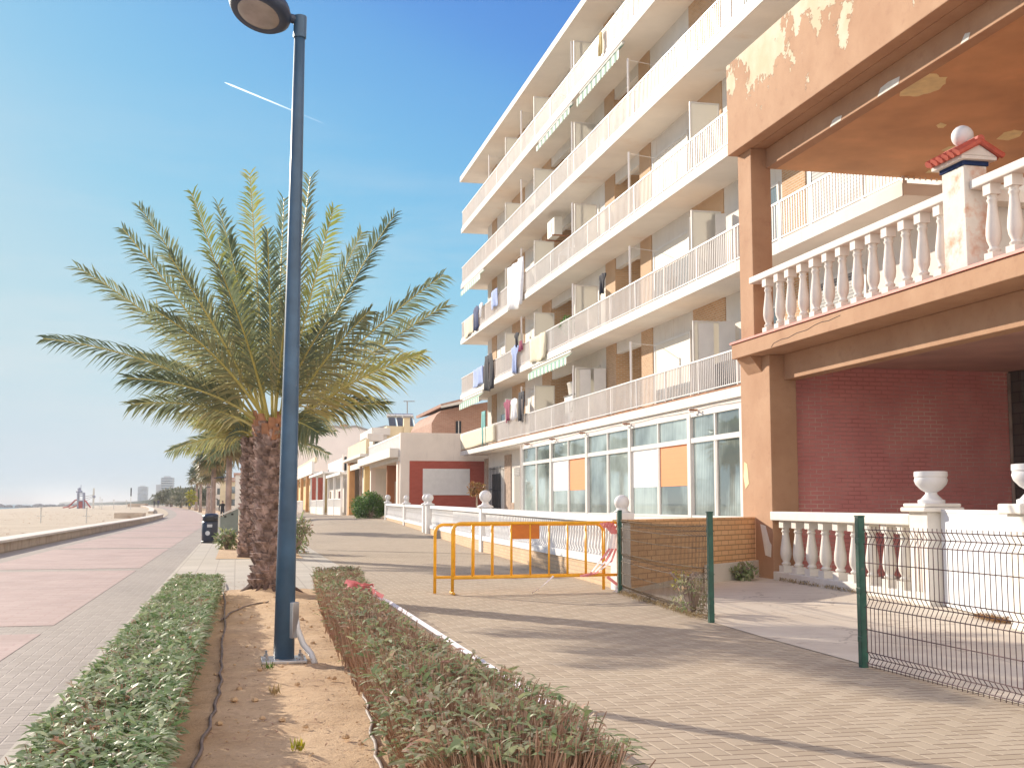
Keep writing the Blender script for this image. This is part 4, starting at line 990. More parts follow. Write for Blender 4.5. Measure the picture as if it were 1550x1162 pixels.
# thin worn cracks in the plaster of the slab edge
m=MB(); P=[(9.748,20.55,4.38),(9.748,20.45,4.44),(9.748,20.1,4.47),(9.748,19.85,4.46),(9.748,19.5,4.50),(9.748,19.1,4.50),(9.748,18.8,4.545),(9.748,18.55,4.56),(9.748,18.3,4.545),(9.748,17.9,4.575)]
m.tube(P,.0055,4); m.build('crack',M['dark'],t)
for y0_,y1_ in ((21.78,22.42),(9.3,9.9)): m=MB(); m.box(9.97,10.40,y0_,y1_,4.70,8.60); m.build('column',M['ochre'],t,bevel=.012)
m=MB(); m.box(9.75,10.02,9.0,22.42,8.60,10.52); m.build('parapet',M['ochrepeel'],t,bevel=.015)
m=MB(); m.box(10.022,16.4,9.0,22.40,8.60,8.9); m.build('roof_slab',M['ochre'],t)
m=MB(); m.box(10.30,10.52,9.91,21.778,8.20,8.598); m.build('roof_beam',M['ochre'],t,bevel=.01)
m=MB(); m.box(10.522,16.2,9.2,22.30,8.36,8.598); m.build('balcony_ceiling',M['ceil'],t)
m=MB(); m.box(16.202,16.4,9.0,19.0,4.70,8.598); m.build('upper_rear_wall',M['ochre'],t)
def patch(pts,mt,z):
    c=Vector((sum(p[0] for p in pts)/len(pts),sum(p[1] for p in pts)/len(pts),0)); P=[]
    n=len(pts)
    for i in range(n):
        a=Vector((*pts[i],0)); b=Vector((*pts[(i+1)%n],0))
        for k in range(4):
            q=a+(b-a)*k/4; rr=1+.10*mn.noise((q.x*7,q.y*7,2)); P.append((c.x+(q.x-c.x)*rr,c.y+(q.y-c.y)*rr,z))
    m=MB(); m.ext(P[::-1],(0,0,.0035)); m.build('bare_patch',M[mt],HB)
def atZp(px,py,z): v=CAM+ray(px,py)*((z-H)/ray(px,py).z); return (v.x,v.y)
zc=8.355
def cpatch(pix): patch([atZp(x,y,zc) for x,y in pix],'patch',zc)
cpatch([(1362,146),(1366,132),(1380,124),(1384,114),(1398,115),(1402,111),(1418,112),(1422,117),(1434,117),(1431,127),(1421,136),(1408,141),(1390,146)])
cpatch([(1417,190),(1424,186),(1433,189),(1428,194),(1420,194)]); cpatch([(1508,211),(1520,201),(1535,197),(1549,199),(1543,207),(1526,213)])
cpatch([(1425,228),(1436,222),(1452,221),(1447,226),(1433,229)]); cpatch([(1401,262),(1412,254),(1428,251),(1434,253),(1422,262)])
for y0_,y1_,a_,b_ in ((19.1,18.65,8.21,8.30),(17.45,16.75,8.21,8.33),(15.1,14.85,8.21,8.31),(13.2,12.9,8.21,8.30)):
    m=MB(); m.ext([(10.2985,y0_,a_),(10.2985,y0_-.1,b_),(10.2985,(y0_+y1_)/2,b_+.02),(10.2985,y1_,b_-.01),(10.2985,y1_+.05,a_)],(-.003,0,0)); m.build('beam_patch',M['patchw'],t)
m=MB(); m.ext([(10.098,21.95,1.05),(10.098,21.72,1.02),(10.098,21.55,.72),(10.098,21.47,.66),(10.098,21.5,.42),(10.098,21.75,.45),(10.098,21.85,.75)],(-.004,0,0)); m.build('pier_patch',M['patchw'],t); m=MB(); m.ext([(10.098,22.66,2.30),(10.098,22.52,2.25),(10.098,22.45,1.85),(10.098,22.62,1.75),(10.098,22.7,2.0)],(-.004,0,0)); m.build('pier_patch',M['patch'],t)
# upper balustrade
BAL=[(.085,0),(.085,.13),(.05,.145),(.062,.17),(.045,.20),(.075,.27),(.085,.36),(.072,.50),(.052,.66),(.045,.72),(.062,.745),(.045,.77),(.055,.80)]
def baluster(cx,cy,z,h,parent,w=.17,mt='balus',k=1.0):
    m=MB(); hw=w/2; s=h/1.0
    m.box(cx-hw,cx+hw,cy-hw,cy+hw,z,z+.13*s); m.box(cx-hw*.9,cx+hw*.9,cy-hw*.9,cy+hw*.9,z+.86*s,z+1.0*s)
    prof=[(.050,.13),(.066,.15),(.070,.17),(.05,.195),(.048,.21),(.074,.28),(.083,.36),(.078,.46),(.062,.60),(.050,.72),(.047,.76),(.060,.785),(.060,.80),(.048,.82),(.056,.86)]
    m.lathe([(r*k*w/.17,z_*s) for r,z_ in prof],(cx,cy,z),14)
    o=m.build('baluster',M[mt],parent)
    for p in o.data.polygons:
        if len(p.vertices)==4 and abs(p.normal.z)<.9: p.use_smooth=True
    md=o.modifiers.new('es','EDGE_SPLIT'); md.split_angle=R(38)
    return o
zb=4.70
m=MB(); m.box(9.86,10.10,14.95,21.75,5.80,5.93); m.box(9.86,10.10,9.9,14.38,5.80,5.93); m.build('balcony_rail',M['balus'],t,bevel=.018)
for px in (1161.7,1179.6,1196,1215,1234,1254,1275,1298,1321.5,1346,1372.4,1397.8,1427.5):
    y=9.98*1.0/ (ray(px,400).x/ray(px,400).y); baluster(9.98,y,zb,1.10,t,.19,'balus',1.12)
for k in range(9): baluster(9.98,14.05-k*.47,zb,1.10,t,.19,'balus',1.12)
m=MB(); m.box(9.80,10.16,14.40,14.94,zb,6.16); pe=m.build('pedestal',M['pedest'],t,bevel=.012)
m=MB(); m.box(9.78,10.18,14.38,14.96,6.161,6.22); m.build('blue_band',M['bluetile'],pe)
m=MB(); m.box(9.70,10.26,14.30,15.04,6.222,6.275); m.ext([(9.70,14.30,6.277),(10.26,14.30,6.277),(9.98,14.30,6.44)],(0,.74,0)); m.build('cap_stone',M['balus'],pe,bevel=.008)
m=MB()
for sg in (-1,1):
    for k in range(6):
        y=14.27+k*.135; a=Vector((9.98+sg*.0,y,6.475)); b=Vector((9.98+sg*.36,y,6.285)); m.tube([a,b],.045,7)
        m.tube([a+Vector((0,.067,.028)),b+Vector((0,.067,.03))],.05,7)
m.tube([(9.98,14.24,6.50),(9.98,15.08,6.50)],.06,8); m.build('tile_cap',M['tile_red'],pe)
m=MB(); m.sphere((9.98,14.67,6.66),.155,20); m.build('ball',M['clean'],pe,smooth=True)
# things behind the balcony rail, seen between the balusters
m=MB(); m.box(12.6,12.75,15.5,17.4,4.70,5.72); tag(m.build('orange_board',M['orang'],bevel=.02),'low orange panel standing on the ochre balcony behind its balusters','panel')
# lower white balustrade
A=Vector((10.22,21.35,0)); B=Vector((9.86,15.95,0)); U=(B-A).normalized(); N=Vector((U.y,-U.x,0))
if N.x>0: N=-N
t=thing('white_balustrade','white concrete balustrade with nine fat balusters below the red brick porch','balustrade',A)
def ob(m,c,hu,hn,z0,z1): m.obox(Vector((c.x,c.y,(z0+z1)/2)),U,N,(0,0,1),hu,hn,(z1-z0)/2)
L=(B-A).length
m=MB(); ob(m,(A+B)/2,L/2,.15,-.02,.16); m.build('plinth',M['balusl'],t,bevel=.01)
m=MB(); ob(m,(A+B)/2-U*.03,L/2+.06,.16,1.13,1.30); m.build('rail',M['balusl'],t,bevel=.02)
for px in (1189,1208,1228,1249,1271,1294,1319,1345,1369):
    d=ray(px,800); # where that baluster stands on the line A-B
    den=d.x*U.y-d.y*U.x; s=(-A.x*d.y+A.y*d.x)/-den if abs(den)>1e-9 else 0
    s=(A.x*d.y-A.y*d.x)/(d.x*U.y-d.y*U.x)
    p=A+U*s; baluster(p.x,p.y,.16,.97,t,.20,'balusl',1.12)
pc=B+U*.45+N*.02
m=MB(); ob(m,pc,.27,.22,-.02,1.33)
pd=m.build('pillar',M['balusl'],t,bevel=.01)
m=MB(); ob(m,pc,.36,.31,1.331,1.40); ob(m,pc,.33,.28,1.401,1.455); m.build('pillar_cap',M['balusl'],pd,bevel=.02)
m=MB()
for k in range(4): m.obox(pc+N*.225+U*(-.12+.08*k)+Vector((0,0,.62)),U,N,(0,0,1),.016,.008,.42)
m.build('fluting',M['ltgrey'],pd)
def urn(c,lab):
    t=thing('stone_urn',lab,'urn',c,'white urns on the gate pillars'); m=MB()
    m.lathe([(.19,0),(.19,.045),(.15,.06),(.085,.13),(.08,.155),(.15,.20),(.215,.27),(.235,.33),(.225,.36),(.225,.375),(.235,.385),(.232,.455),(.20,.46),(.19,.40),(.02,.36)],c,28)
    m.build('bowl',M['clean'],t,smooth=True).modifiers.new('es','EDGE_SPLIT').split_angle=R(40)
urn((pc.x,pc.y,1.456),'white stone urn on the pillar at the end of the balustrade, whole in view')
G0=pc+U*.30; G1=Vector((9.13,12.62,0)); UG=(G1-G0).normalized(); NG=Vector((UG.y,-UG.x,0)); NG=-NG if NG.x>0 else NG
t=thing('sliding_gate','white boarded gate between the two urn topped pillars','gate',G0)
m=MB(); m.obox((G0+G1)/2+Vector((0,0,.70)),UG,NG,(0,0,1),(G1-G0).length/2,.03,.62); m.build('boards',M['gatewhite'],t)
m=MB(); m.obox((G0+G1)/2+Vector((0,0,1.345)),UG,NG,(0,0,1),(G1-G0).length/2,.04,.024); m.obox((G0+G1)/2+Vector((0,0,.05)),UG,NG,(0,0,1),(G1-G0).length/2,.04,.025); m.build('gate_rail',M['clean'],t)
t=thing('gate_pillar','white fluted gate pillar cut by the right edge of the picture','pillar',G1+UG*.3); U,N=UG,NG; p2=G1+UG*.50
m=MB(); ob(m,p2,.26,.22,-.02,1.33); m.build('shaft',M['balusl'],t,bevel=.01); m=MB(); ob(m,p2,.34,.30,1.331,1.45); m.build('pillar_cap',M['balusl'],t,bevel=.02)
urn((p2.x,p2.y,1.451),'white stone urn cut by the right edge of the picture')

# ------------------------------------------------------------------ terrace wall and the long white garden balustrade
t=thing('terrace_wall','orange brick terrace end wall with concrete kerb, behind the rusty fence panel','wall',(6.4,18.9,0))
m=MB(); m.wall((6.36,18.92),(10.098,22.2),-.24,(.05,.30),1.16); m.build('wall',M['brickT'],t)
m=MB(); m.wall((6.37,18.935),(10.09,22.20),-.22,-.06,(.049,.299)); m.build('footing',M['conct'],t)
m=MB(); m.wall((6.33,18.90),(10.096,22.2),-.30,1.162,1.185); m.build('coping',M['brickT'],t)
m=MB(); m.wall((8.35,20.60),(10.09,22.13),.05,-.03,.34); m.build('kerb',M['conct'],t,bevel=.01)
m=MB(); m.box(6.22,6.36,18.86,19.1,-.03,1.13); m.build('end_post',M['clean'],t,bevel=.01)
GP=[(6.40,19.3,0,.39,1.25),(7.40,36.0,0,.34,1.31),(8.92,55.6,.02,.32,1.36),(9.05,73.4,.46,.62,1.47)]
def gp(y):
    for a,b in zip(GP[:-1],GP[1:]):
        if y<=b[1]+.001:
            f=(y-a[1])/(b[1]-a[1]); return tuple(a[i]+(b[i]-a[i])*f for i in range(5))
    return GP[-1]
t=thing('garden_balustrade','long white garden balustrade on a low orange brick base in front of the apartment block','balustrade',(6.4,19.3,0)); GBt=t
def seg(m,y0,y1,dx0,dx1,za,zb_):   # piece following the line, between two heights
    n=max(2,int((y1-y0)/3)); 
    ys=[y0+(y1-y0)*k/n for k in range(n+1)]; vs=[];fs=[]
    for y in ys:
        q=gp(y); x=q[0]; vs+=[(x+dx0,y,za(q)),(x+dx1,y,za(q)),(x+dx1,y,zb_(q)),(x+dx0,y,zb_(q))]
    for i in range(n):
        for k in range(4): a=i*4+k; b=i*4+(k+1)%4; fs.append((a,a+4,b+4,b))
    fs.append((0,1,2,3)); fs.append((4*n+3,4*n+2,4*n+1,4*n)); m.add(vs,fs)
spans=((19.3,55.2),(56.4,73.4))
m=MB(); [seg(m,a,b,-.10,.14,lambda q:q[2]-.2,lambda q:q[3]-.001) for a,b in spans]; m.build('brick_base',M['brickP'],t)
m=MB(); [seg(m,a,b,-.13,.15,lambda q:q[3],lambda q:q[3]+.14) for a,b in spans]; m.build('plinth',M['clean'],t)
m=MB(); [seg(m,a,b,-.13,.15,lambda q:q[4]-.13,lambda q:q[4]) for a,b in spans]; m.build('rail',M['clean'],t)
bs_=MB(); nb=0; y=19.5
protoprof=[(.045,0),(.06,.03),(.04,.07),(.07,.22),(.062,.36),(.038,.62),(.05,.70),(.038,.76),(.055,1.0)]
while y<73.2:
    if not (54.8<y<56.7) and all(abs(y-w)>.3 for w in (35.6,64.5)):
        q=gp(y); h=q[4]-.13-(q[3]+.14)
        if nb<98:
            m=MB(); m.lathe([(r*1.15,z*h) for r,z in protoprof],(q[0],y,q[3]+.14),8); m.build('baluster',M['clean'],t,smooth=True); nb+=1
        else: bs_.lathe([(r*1.15,z*h) for r,z in protoprof],(q[0],y,q[3]+.14),6)
    y+=.24 if y<36 else .28
tag(bs_.build('far_balusters',M['clean'],t),kind='stuff')
def finial(y,base,rb,shaft=True,dx=0):
    q=gp(y); x=q[0]+dx; z=q[4]; m=MB()
    if base: m.box(x-.17,x+.17,y-.17,y+.17,q[2]-.1,z+.02); 
    pi=m.build('pillar',M['clean'],t,bevel=.01) if base else t
    m=MB(); m.lathe([(.24,0),(.25,.03),(.22,.06),(.12,.10),(.09,.16),(.10,.2)],(x,y,z+.021),14); m.sphere((x,y,z+.2+rb*.85),rb,16); m.build('finial',M['clean'],pi,smooth=True)
finial(35.6,True,.19); finial(64.5,True,.16); finial(73.2,True,.18); finial(55.15,True,.19,dx=-.12); finial(56.45,True,.19,dx=-.12)
m=MB(); q=gp(19.45); m.box(q[0]-.16,q[0]+.16,19.27,19.62,q[2]-.1,1.30); pi=m.build('pillar',M['clean'],t,bevel=.01)
m=MB(); m.lathe([(.16,0),(.10,.04),(.08,.10)],(q[0],19.46,1.301),14); m.sphere((q[0],19.46,1.47),.13,18); m.build('finial',M['clean'],pi,smooth=True)
m=MB(); m.add([(6.55,19.4,.30),(10.0,22.4,.30),(13.55,22.4,.30),(13.55,56.6,.30),(14.9,56.6,.30),(14.9,73.2,.30),(9.2,73.2,.30),(9.05,55.6,.30),(7.55,36,.30)],[(0,1,2,3,4,5,6,7,8)]); tag(m.build('terrace',M['conct']),kind='structure')
tt=thing('small_tree','little orange leaved tree on a thin stem in front of the red wall','small tree',(12.9,66,.3)); q=atY(722,745,62); m=MB(); m.tube([(q.x,62,.3),(q.x,62.05,q.z-.1)],.045,6); tt.location=(q.x,62,.3); m.v=[v for v in m.v]; m.build('trunk',M['wood'],tt)
m=MB(); clumps(m,(q.x,62,q.z+.10),.42,.4,.38,420,random.Random(61),(.1,.22),26,low=-.8); m.build('crown',M['leafo'],tt)
# ------------------------------------------------------------------ apartment block
XF=13.6; XW=14.94; YN=22.15; YE=73.3
SL=[4.45,7.95,11.45,15.0,18.6]; RF=21.9; TH_S=.26
def yf(px): return atX(px,600,XF).y
def yw(px): return atX(px,600,XW).y
t=thing('apartment_building','white six storey apartment block with long railed balconies and brick panels','building',(15,45,0)); AB=t
for i,z in enumerate(SL):
    y1=YE
    m=MB(); m.box(XF,24,YN,y1,z+.0,z+TH_S); m.build('balcony_slab',M['soffit'],t)
    m=MB(); m.box(XF-.035,XF-.001,YN-.03,y1+.03,z-.03,z+TH_S-.02); m.build('slab_fascia',M['white'],t)
    m=MB(); m.box(XF-.001,XF+.1,YN,y1,z+TH_S+.001,z+TH_S+.06); m.build('slab_edge',M['rust'] if i==0 else M['ltgrey'],t)
m=MB(); m.box(XF-.1,24,YN,YE,RF,RF+.28); m.box(XF+.2,24,YN+.3,YE-.3,RF+.281,RF+.6); m.build('roof_slab',M['soffit'],t)
m=MB(); m.box(XF-.13,XF-.101,YN,YE,RF-.02,RF+.24); m.box(XF-.13,XF-.101,YN,YE,RF+.25,RF+.32); m.build('roof_fascia',M['white'],t)
SEG=[(24.74,'W'),(25.78,'S'),(29.10,'B'),(30.5,'W'),(34.7,'B'),(37.4,'S'),(41.47,'B'),(42.71,'L'),(45.84,'B'),(47.16,'S'),(52.33,'L'),(56.08,'B'),(57.88,'D'),(61.68,'B'),(64.65,'S'),(67.9,'W'),(68.81,'B'),(70.13,'W'),(71.5,None)]
SEG=[(22.6,'W')]+SEG
rg=random.Random(5)
for i,z in enumerate(SL):
    z0=z+TH_S+.001; z1=(SL[i+1] if i<4 else RF)-.001; near=22.6
    def bw_(nm,*bs):
        m=MB()
        for b in bs: m.box(*b)
        m.build(nm,M['white'] if nm=='wall' else M['brickO'],t)
    for (ya,k),(yb,_) in zip(SEG[:-1],SEG[1:]):
        if k in 'WSD': bw_('wall',(XW,XW+.25,ya,yb,z0,z1))
        elif k=='B': bw_('brick_panel',(XW-.035,XW+.25,ya,yb,z0,z1))
        else:
            bw_('wall',(XW+1.3,XW+1.5,ya,yb,z0,z1),(XW+.251,XW+1.299,ya-.2,ya,z0,z1)); bw_('brick_panel',(XW+.251,XW+1.3,yb+.001,yb+.2,z0,z1))
            bw_('wall',(XW,XW+.2,ya+.001,yb-.001,z1-.45,z1))
    bw_('wall',(XW+.252,23.8,71.2,71.48,z0,z1)); bw_('wall',(XW+.252,23.8,22.62,22.85,z0,z1))
    # windows, doors and shutters
    for (ya,k),(yb,_) in zip(SEG[:-1],SEG[1:]):
        if k in 'SD':
            a,b=ya+.35,yb-.35
            if k=='S' and yb-ya>4.5: a,b=ya+1.0,yb-.5
            if k=='D': a,b=ya+.5,ya+2.3
            full=True; hz=z0+2.5; zz=z0+.02
            m=MB(); x=XW
            m.box(x-.05,x-.001,a-.09,a,zz,hz+.09); m.box(x-.05,x-.001,b,b+.09,zz,hz+.09); m.box(x-.05,x-.001,a,b,hz,hz+.09)
            w=m.build('window',M['alum'],t)
            sh=rg.choice([.25,.45,.7,1.0,1.0]); zs=hz-(hz-zz)*sh
            if (i,round(ya))==(0,37): zs=zz+.85
            if (i,round(ya))==(1,37): zs=zz+1.7
            if (i,round(ya))==(2,37): zs=zz+.02
            m=MB(); m.box(x-.03,x-.004,a,b,zs,hz); m.build('roller_shutter',M['louver'] if ya<29 else M['shutter'],w)
            if zs>zz+.05:
                m=MB(); m.box(x-.02,x-.002,a,b,zz,zs-.001); m.build('pane',M['glassd'],w)
                m=MB(); m.box(x-.034,x-.0205,(a+b)/2-.04,(a+b)/2+.04,zz,zs-.002); m.build('mullion',M['alum'],w)
        if k=='W' and ya>30 and yb<35:
            a,b=ya+.3,yb-1.9; m=MB(); m.box(XW-.05,XW-.001,a-.08,a,z0,z0+2.4); m.box(XW-.05,XW-.001,b,b+.08,z0,z0+2.4); m.box(XW-.05,XW-.001,a,b,z0+2.32,z0+2.4); w=m.build('window',M['alum'],t)
            m=MB(); m.box(XW-.02,XW-.002,a,b,z0,z0+2.319); m.build('pane',M['glassd'],w)
        if k=='L':
            a,b=ya+.5,yb-.6; X2=XW+1.3; m=MB(); m.box(X2-.05,X2-.001,a,b,z0,z0+2.4); w=m.build('balcony_door',M['alum'],t)
            m=MB(); m.box(X2-.06,X2-.0501,a+.1,b-.1,z0+.9,z0+2.3); m.build('pane',M['glassd'],w)
    # railing
    m=MB(); zr=z0+.06; ht=.98; xr=XF+.03; ya=YN+.04; yb=YE-.04
    m.box(xr-.028,xr+.028,ya,yb,zr+ht,zr+ht+.05); m.box(xr-.02,xr+.02,ya,yb,zr+.04,zr+.075)
    y=ya
    while y<yb: m.box(xr-.012,xr+.012,y-.0135,y+.0135,zr+.076,zr+ht-.001); y+=.14
    y=ya
    while y<yb: m.box(xr-.03,xr+.03,y-.028,y+.028,zr-.08,zr+ht+.001); y+=2.9
    m.box(xr+.03,XW-.1,ya-.02,ya+.02,zr+ht,zr+ht+.05); m.box(xr+.03,XW-.1,yb-.02,yb+.02,zr+ht,zr+ht+.05)
    x=xr+.13
    while x<XW-.1: m.box(x-.013,x+.013,yb-.013,yb+.013,zr+.03,zr+ht-.001); m.box(x-.013,x+.013,ya-.013,ya+.013,zr+.03,zr+ht-.001); x+=.135
    m.build('balcony_railing',M['rail'],t)
    # screens dividing the flats, and slim poles
    for px,top in ((868,2.35),(806,2.3),(762,2.2),(1046,2.35)):
        y=yf(px); 
        if px==1046 and i in (3,): continue
        m=MB(); m.box(xr+.06,xr+.11,y-.025,y+.025,z0,z0+top); m.box(xr+.06,XW-.25,y-.02,y+.02,z0+top,z0+top+.05); m.box(XW-.30,XW-.25,y-.02,y+.02,z0,z0+top-.001)
        s=m.build('balcony_screen',M['alum'],t); m=MB(); m.box(xr+.115,XW-.305,y-.008,y+.008,z0+.1,z0+top-.002); m.build('panel',M['frost'],s)
    for px in ((947,861,784) if i<4 else (861,784,735)):
        y=yf(px)-.25; m=MB(); m.tube([(xr+.1,y,z0),(xr+.1,y,z0+2.55)],.045,8); m.tube([(xr+.1,y,z0+2.5),(XW-.05,y+.2,z0+2.45)],.012,4); m.build('pole',M['rail'],t)
# opened shutter doors at the near flats
for i,(p0,p1) in ((0,(1046,1092)),(1,(1036,1080)),(0,(868,885))):
    z0=SL[i]+TH_S; y=yf(p0)
    m=MB(); a=Vector((XF+.35,y,0)); 
    for k in range(2):
        c0=Vector((XF+.25+.50*k,y-.5*k+.02,z0+1.2)); m.obox(c0+Vector((.23,-.1,0)),(.9,-.4,0),(.4,.9,0),(0,0,1),.25,.02,1.12)
    m.build('folding_shutter',M['alum'],t)
# cellar-to-balcony glass front of the ground floor
GZ0=1.03; GZ1=4.42; GT=3.36
ym=[yf(p) for p in (790,833,887,952,1042,1122)]; ym.append(27.0); ym.append(23.2)
m=MB(); m.box(XF+.02,XF+.3,23.0,ym[0]+.1,-.05,GZ0); m.build('sill_wall',M['white'],t)
m=MB(); m.box(XF+.06,XF+.26,23.0,ym[0]+.1,4.18,4.448); m.build('lintel',M['ltgrey'],t)
m=MB(); m.box(XF+.3,XF+.5,56.8,57.05,-.05,4.44); m.build('wall',M['white'],t)
for y in ym[:-1]:
    m=MB(); m.box(XF-.02,XF+.2,y-.13,y+.13,GZ0,4.18); m.build('mullion',M['alum'],t)
for k,(yb,ya) in enumerate(zip(ym[:-1],ym[1:])):
    c=(ya+yb)/2; a=ya+.131; b=yb-.131
    m=MB()
    for z in (GZ0+.001,GT-.06,4.10): m.box(XF+.0,XF+.17,a,b,z,z+(.07 if z!=GT-.06 else .15))
    m.box(XF+.02,XF+.15,c-.05,c+.05,GZ0+.072,GT-.061); m.box(XF+.02,XF+.15,c-.05,c+.05,GT+.091,4.099)
    for s0,s1 in ((a,c-.051),(c+.051,b)):
        m.box(XF+.03,XF+.13,s0,s0+.06,GZ0+.072,GT-.061); m.box(XF+.03,XF+.13,s1-.06,s1,GZ0+.072,GT-.061)
    w=m.build('shop_window',M['alum'],t)
    for j,(s0,s1) in enumerate(((a,c-.051),(c+.051,b))):
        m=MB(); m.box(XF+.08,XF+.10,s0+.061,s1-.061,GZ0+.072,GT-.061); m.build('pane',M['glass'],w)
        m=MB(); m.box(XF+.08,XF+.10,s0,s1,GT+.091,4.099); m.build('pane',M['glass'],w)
        if k in (1,3):
            m=MB(); m.box(XF+.066,XF+.078,s0+.062,s1-.062,GT-1.35,GT-.062); m.build('orange_blind' if j==0 else 'white_blind',M['blindo'] if j==0 else M['blindw'],w)
for px in (796,833,877,942,1040): # rusty drain spouts and brackets under the first slab
    y=yf(px)-.6; m=MB(); m.box(XF-.18,XF-.04,y-.05,y+.05,4.22,4.34); m.build('drain_spout',M['rail'],t); m=MB(); m.box(XF-.30,XF-.036,y-.35,y-.29,4.25,4.30); m.build('drain_bracket',M['rust'],t)
# set-back ground floor wall at the far end
def ywp(px): return atX(px,700,XW).y
m=MB(); m.box(XW,XW+.25,57.06,71.4,-.05,4.449); m.build('wall',M['white'],t)
for a,b in ((739.5,733),(774.5,765)):
    m=MB(); m.box(XW-.06,XW-.001,ywp(a),min(72.2,ywp(b)),-.05,4.2); m.build('stone_pilaster',M['stone'],t)
m=MB(); y0_,y1_=ywp(762),ywp(744.5)
m.box(XW-.05,XW-.0005,ywp(779),ywp(774.6),-.05,1.5); m.box(XW-.05,XW-.0005,ywp(764.9),ywp(739.6),-.05,1.1); m.build('stone_base',M['stone'],t)
m=MB(); m.box(XW-.04,XW-.0007,y0_,y1_,1.11,3.45); w=m.build('barred_window',M['alum'],t)
m=MB(); m.box(XW-.05,XW-.0405,y0_+.5,y1_-.4,1.2,3.2); m.build('pane',M['dark'],w)
m=MB()
for k in range(9): yy=y0_+(y1_-y0_)*k/8; m.tube([(XW-.16,yy,1.0),(XW-.16,yy,3.6)],.022,5)
for z in (1.15,2.3,3.5): m.tube([(XW-.16,y0_,z),(XW-.16,y1_,z)],.022,5)
m.build('window_grille',M['iron'],w)
m=MB(); m.box(XW-.06,XW-.0005,ywp(788.5),ywp(780),.3,2.95); d_=m.build('front_door',M['frost'],t)
m=MB(); m.box(XW-.07,XW-.0605,ywp(788.5),ywp(780),2.96,3.4); m.build('transom_grille',M['louver'],d_)
m=MB(); m.box(23.8,24.0,YN+.3,YE-.3,-.05,RF-.001); m.build('rear_wall',M['white'],t)
m=MB(); P=[]
for k in range(41):
    y=23+(72-23)*k/40; P.append((XF-.05,y,SL[0]-.06-.05*abs(math.sin(k*math.pi/4))))
m.tube(P,.012,5); m.build('cable',M['black'],t)
m=MB(); m.tube([(XF-.045,56.9,SL[0]-.1),(XF-.045,56.92,.6)],.03,6); m.build('downpipe',M['ltgrey'],t)
# roller awnings
def awning(px0,px1,i,out,dropz,mt):
    y0,y1=sorted((yf(px0),yf(px1))); z=SL[i]-.035 if i<5 else RF-.03
    m=MB(); n=max(4,int((y1-y0)/.31)); vs=[];fs=[];uvs=[]
    m.ext([(XF+.05,y0,z-.14),(XF-out,y0,z-.14-dropz*.4),(XF-out,y0,z-.155-dropz*.4),(XF+.05,y0,z-.155)],(0,y1-y0,0))
    for k in range(n):
        a=y0+(y1-y0)*k/n; b=y0+(y1-y0)*(k+1)/n; zt=z-.155-dropz*.4; zb=zt-dropz*.6; mid=(a+b)/2
        P=[(XF-out,a,zt),(XF-out,b,zt),(XF-out,b,zb+.07),(XF-out,mid+.07,zb),(XF-out,mid-.07,zb),(XF-out,a,zb+.07)]
        m.ext(P,(.006,0,0))
    o=m.build('awning',M[mt],t); m=MB(); m.tube([(XF+.02,y0,z-.08),(XF+.02,y1,z-.08)],.06,8); m.build('roller',M['alum'],o)
awning(948,881,4,.16,.55,'awn'); awning(869,817,4,.14,.42,'awn'); awning(865,806,1,.22,.50,'awnb'); awning(731,701,1,.24,.55,'awnb'); awning(732,702,3,.22,.5,'awnb')
# air conditioner hung under a slab
z=SL[3]; y=yf(822)+.6
m=MB(); m.box(14.05,14.45,y-1.0,y+.25,z-1.15,z-.30); ac=m.build('air_conditioner',M['ac'],t,bevel=.03)
m=MB(); m.lathe([(.33,0),(.33,.01)],(0,0,0),20); m.v=[(14.045-c,y-.28+a,z-.72+b) for a,b,c in m.v]; m.build('fan_grille',M['acg'],ac)
m=MB(); m.box(13.95,14.9,y-1.0,y-.93,z-1.21,z-1.155); m.box(13.95,14.9,y+.18,y+.25,z-1.21,z-1.155); m.build('bracket',M['rust'],ac)

# ---- things on the balconies
def cloth_sheet(name,lab,y0,y1,x,zt,h,mt,shape='sheet',seed=1,fold=.05,grp=None,cat=None):
    rg=random.Random(seed); m=MB(); nx,nz=12,8; vs=[];fs=[]
    for j in range(nz+1):
        v=j/nz
        for i in range(nx+1):
            u=i/nx; w=1.0
            if shape=='shirt': w=1.0 if v<.34 else .62
            elif shape=='trousers': w=.8 if v<.2 else .9
            uu=.5+(u-.5)*w; zz=zt-h*v
            if shape=='shirt' and v<.12: zz-=.10*h*abs(u-.5)*2
            ph=seed*1.7; off=fold*(math.sin(u*9+ph)*(.3+.7*v)+.5*math.sin(u*17+ph*2+v*3))
            vs.append((x+off,y0+(y1-y0)*uu+.03*math.sin(v*5+ph),zz+.04*h*math.sin(u*5+ph)*v))
    k=len(vs)
    for j in range(nz):
        for i in range(nx):
            if shape=='trousers' and j>1 and i in (5,6): continue
            a=j*(nx+1)+i; fs.append((a,a+1,a+nx+2,a+nx+1))
    m.add(vs,fs); o=m.build(name,M[mt],None,smooth=True)
    s=o.modifiers.new('thick','SOLIDIFY'); s.thickness=.012; s.offset=0
    return tag(o,lab,cat or name.replace('_',' '),grp or 'washing hung out on the balconies')
XR=XF-.10
def wash(name,lab,px0,px1,i,zt,h,mt,shape='sheet',seed=1,fold=.05,cat=None):
    y0,y1=sorted((yf(px0),yf(px1))); return cloth_sheet(name,lab,y0,y1,XR,SL[i]+zt,h,mt,shape,seed,fold,None,cat)
wash('bed_sheet','big white bed sheet hanging over the third balcony railing',772,795,2,2.15,2.35,'c_white','sheet',2,.10)
wash('towel','cream towel hanging at the left end of the third balcony railing',705,718,2,1.2,1.05,'c_cream','sheet',4)
wash('jacket','black and navy jacket hanging on the third balcony railing near its left end',719,727,2,1.6,1.45,'c_navy','shirt',5)
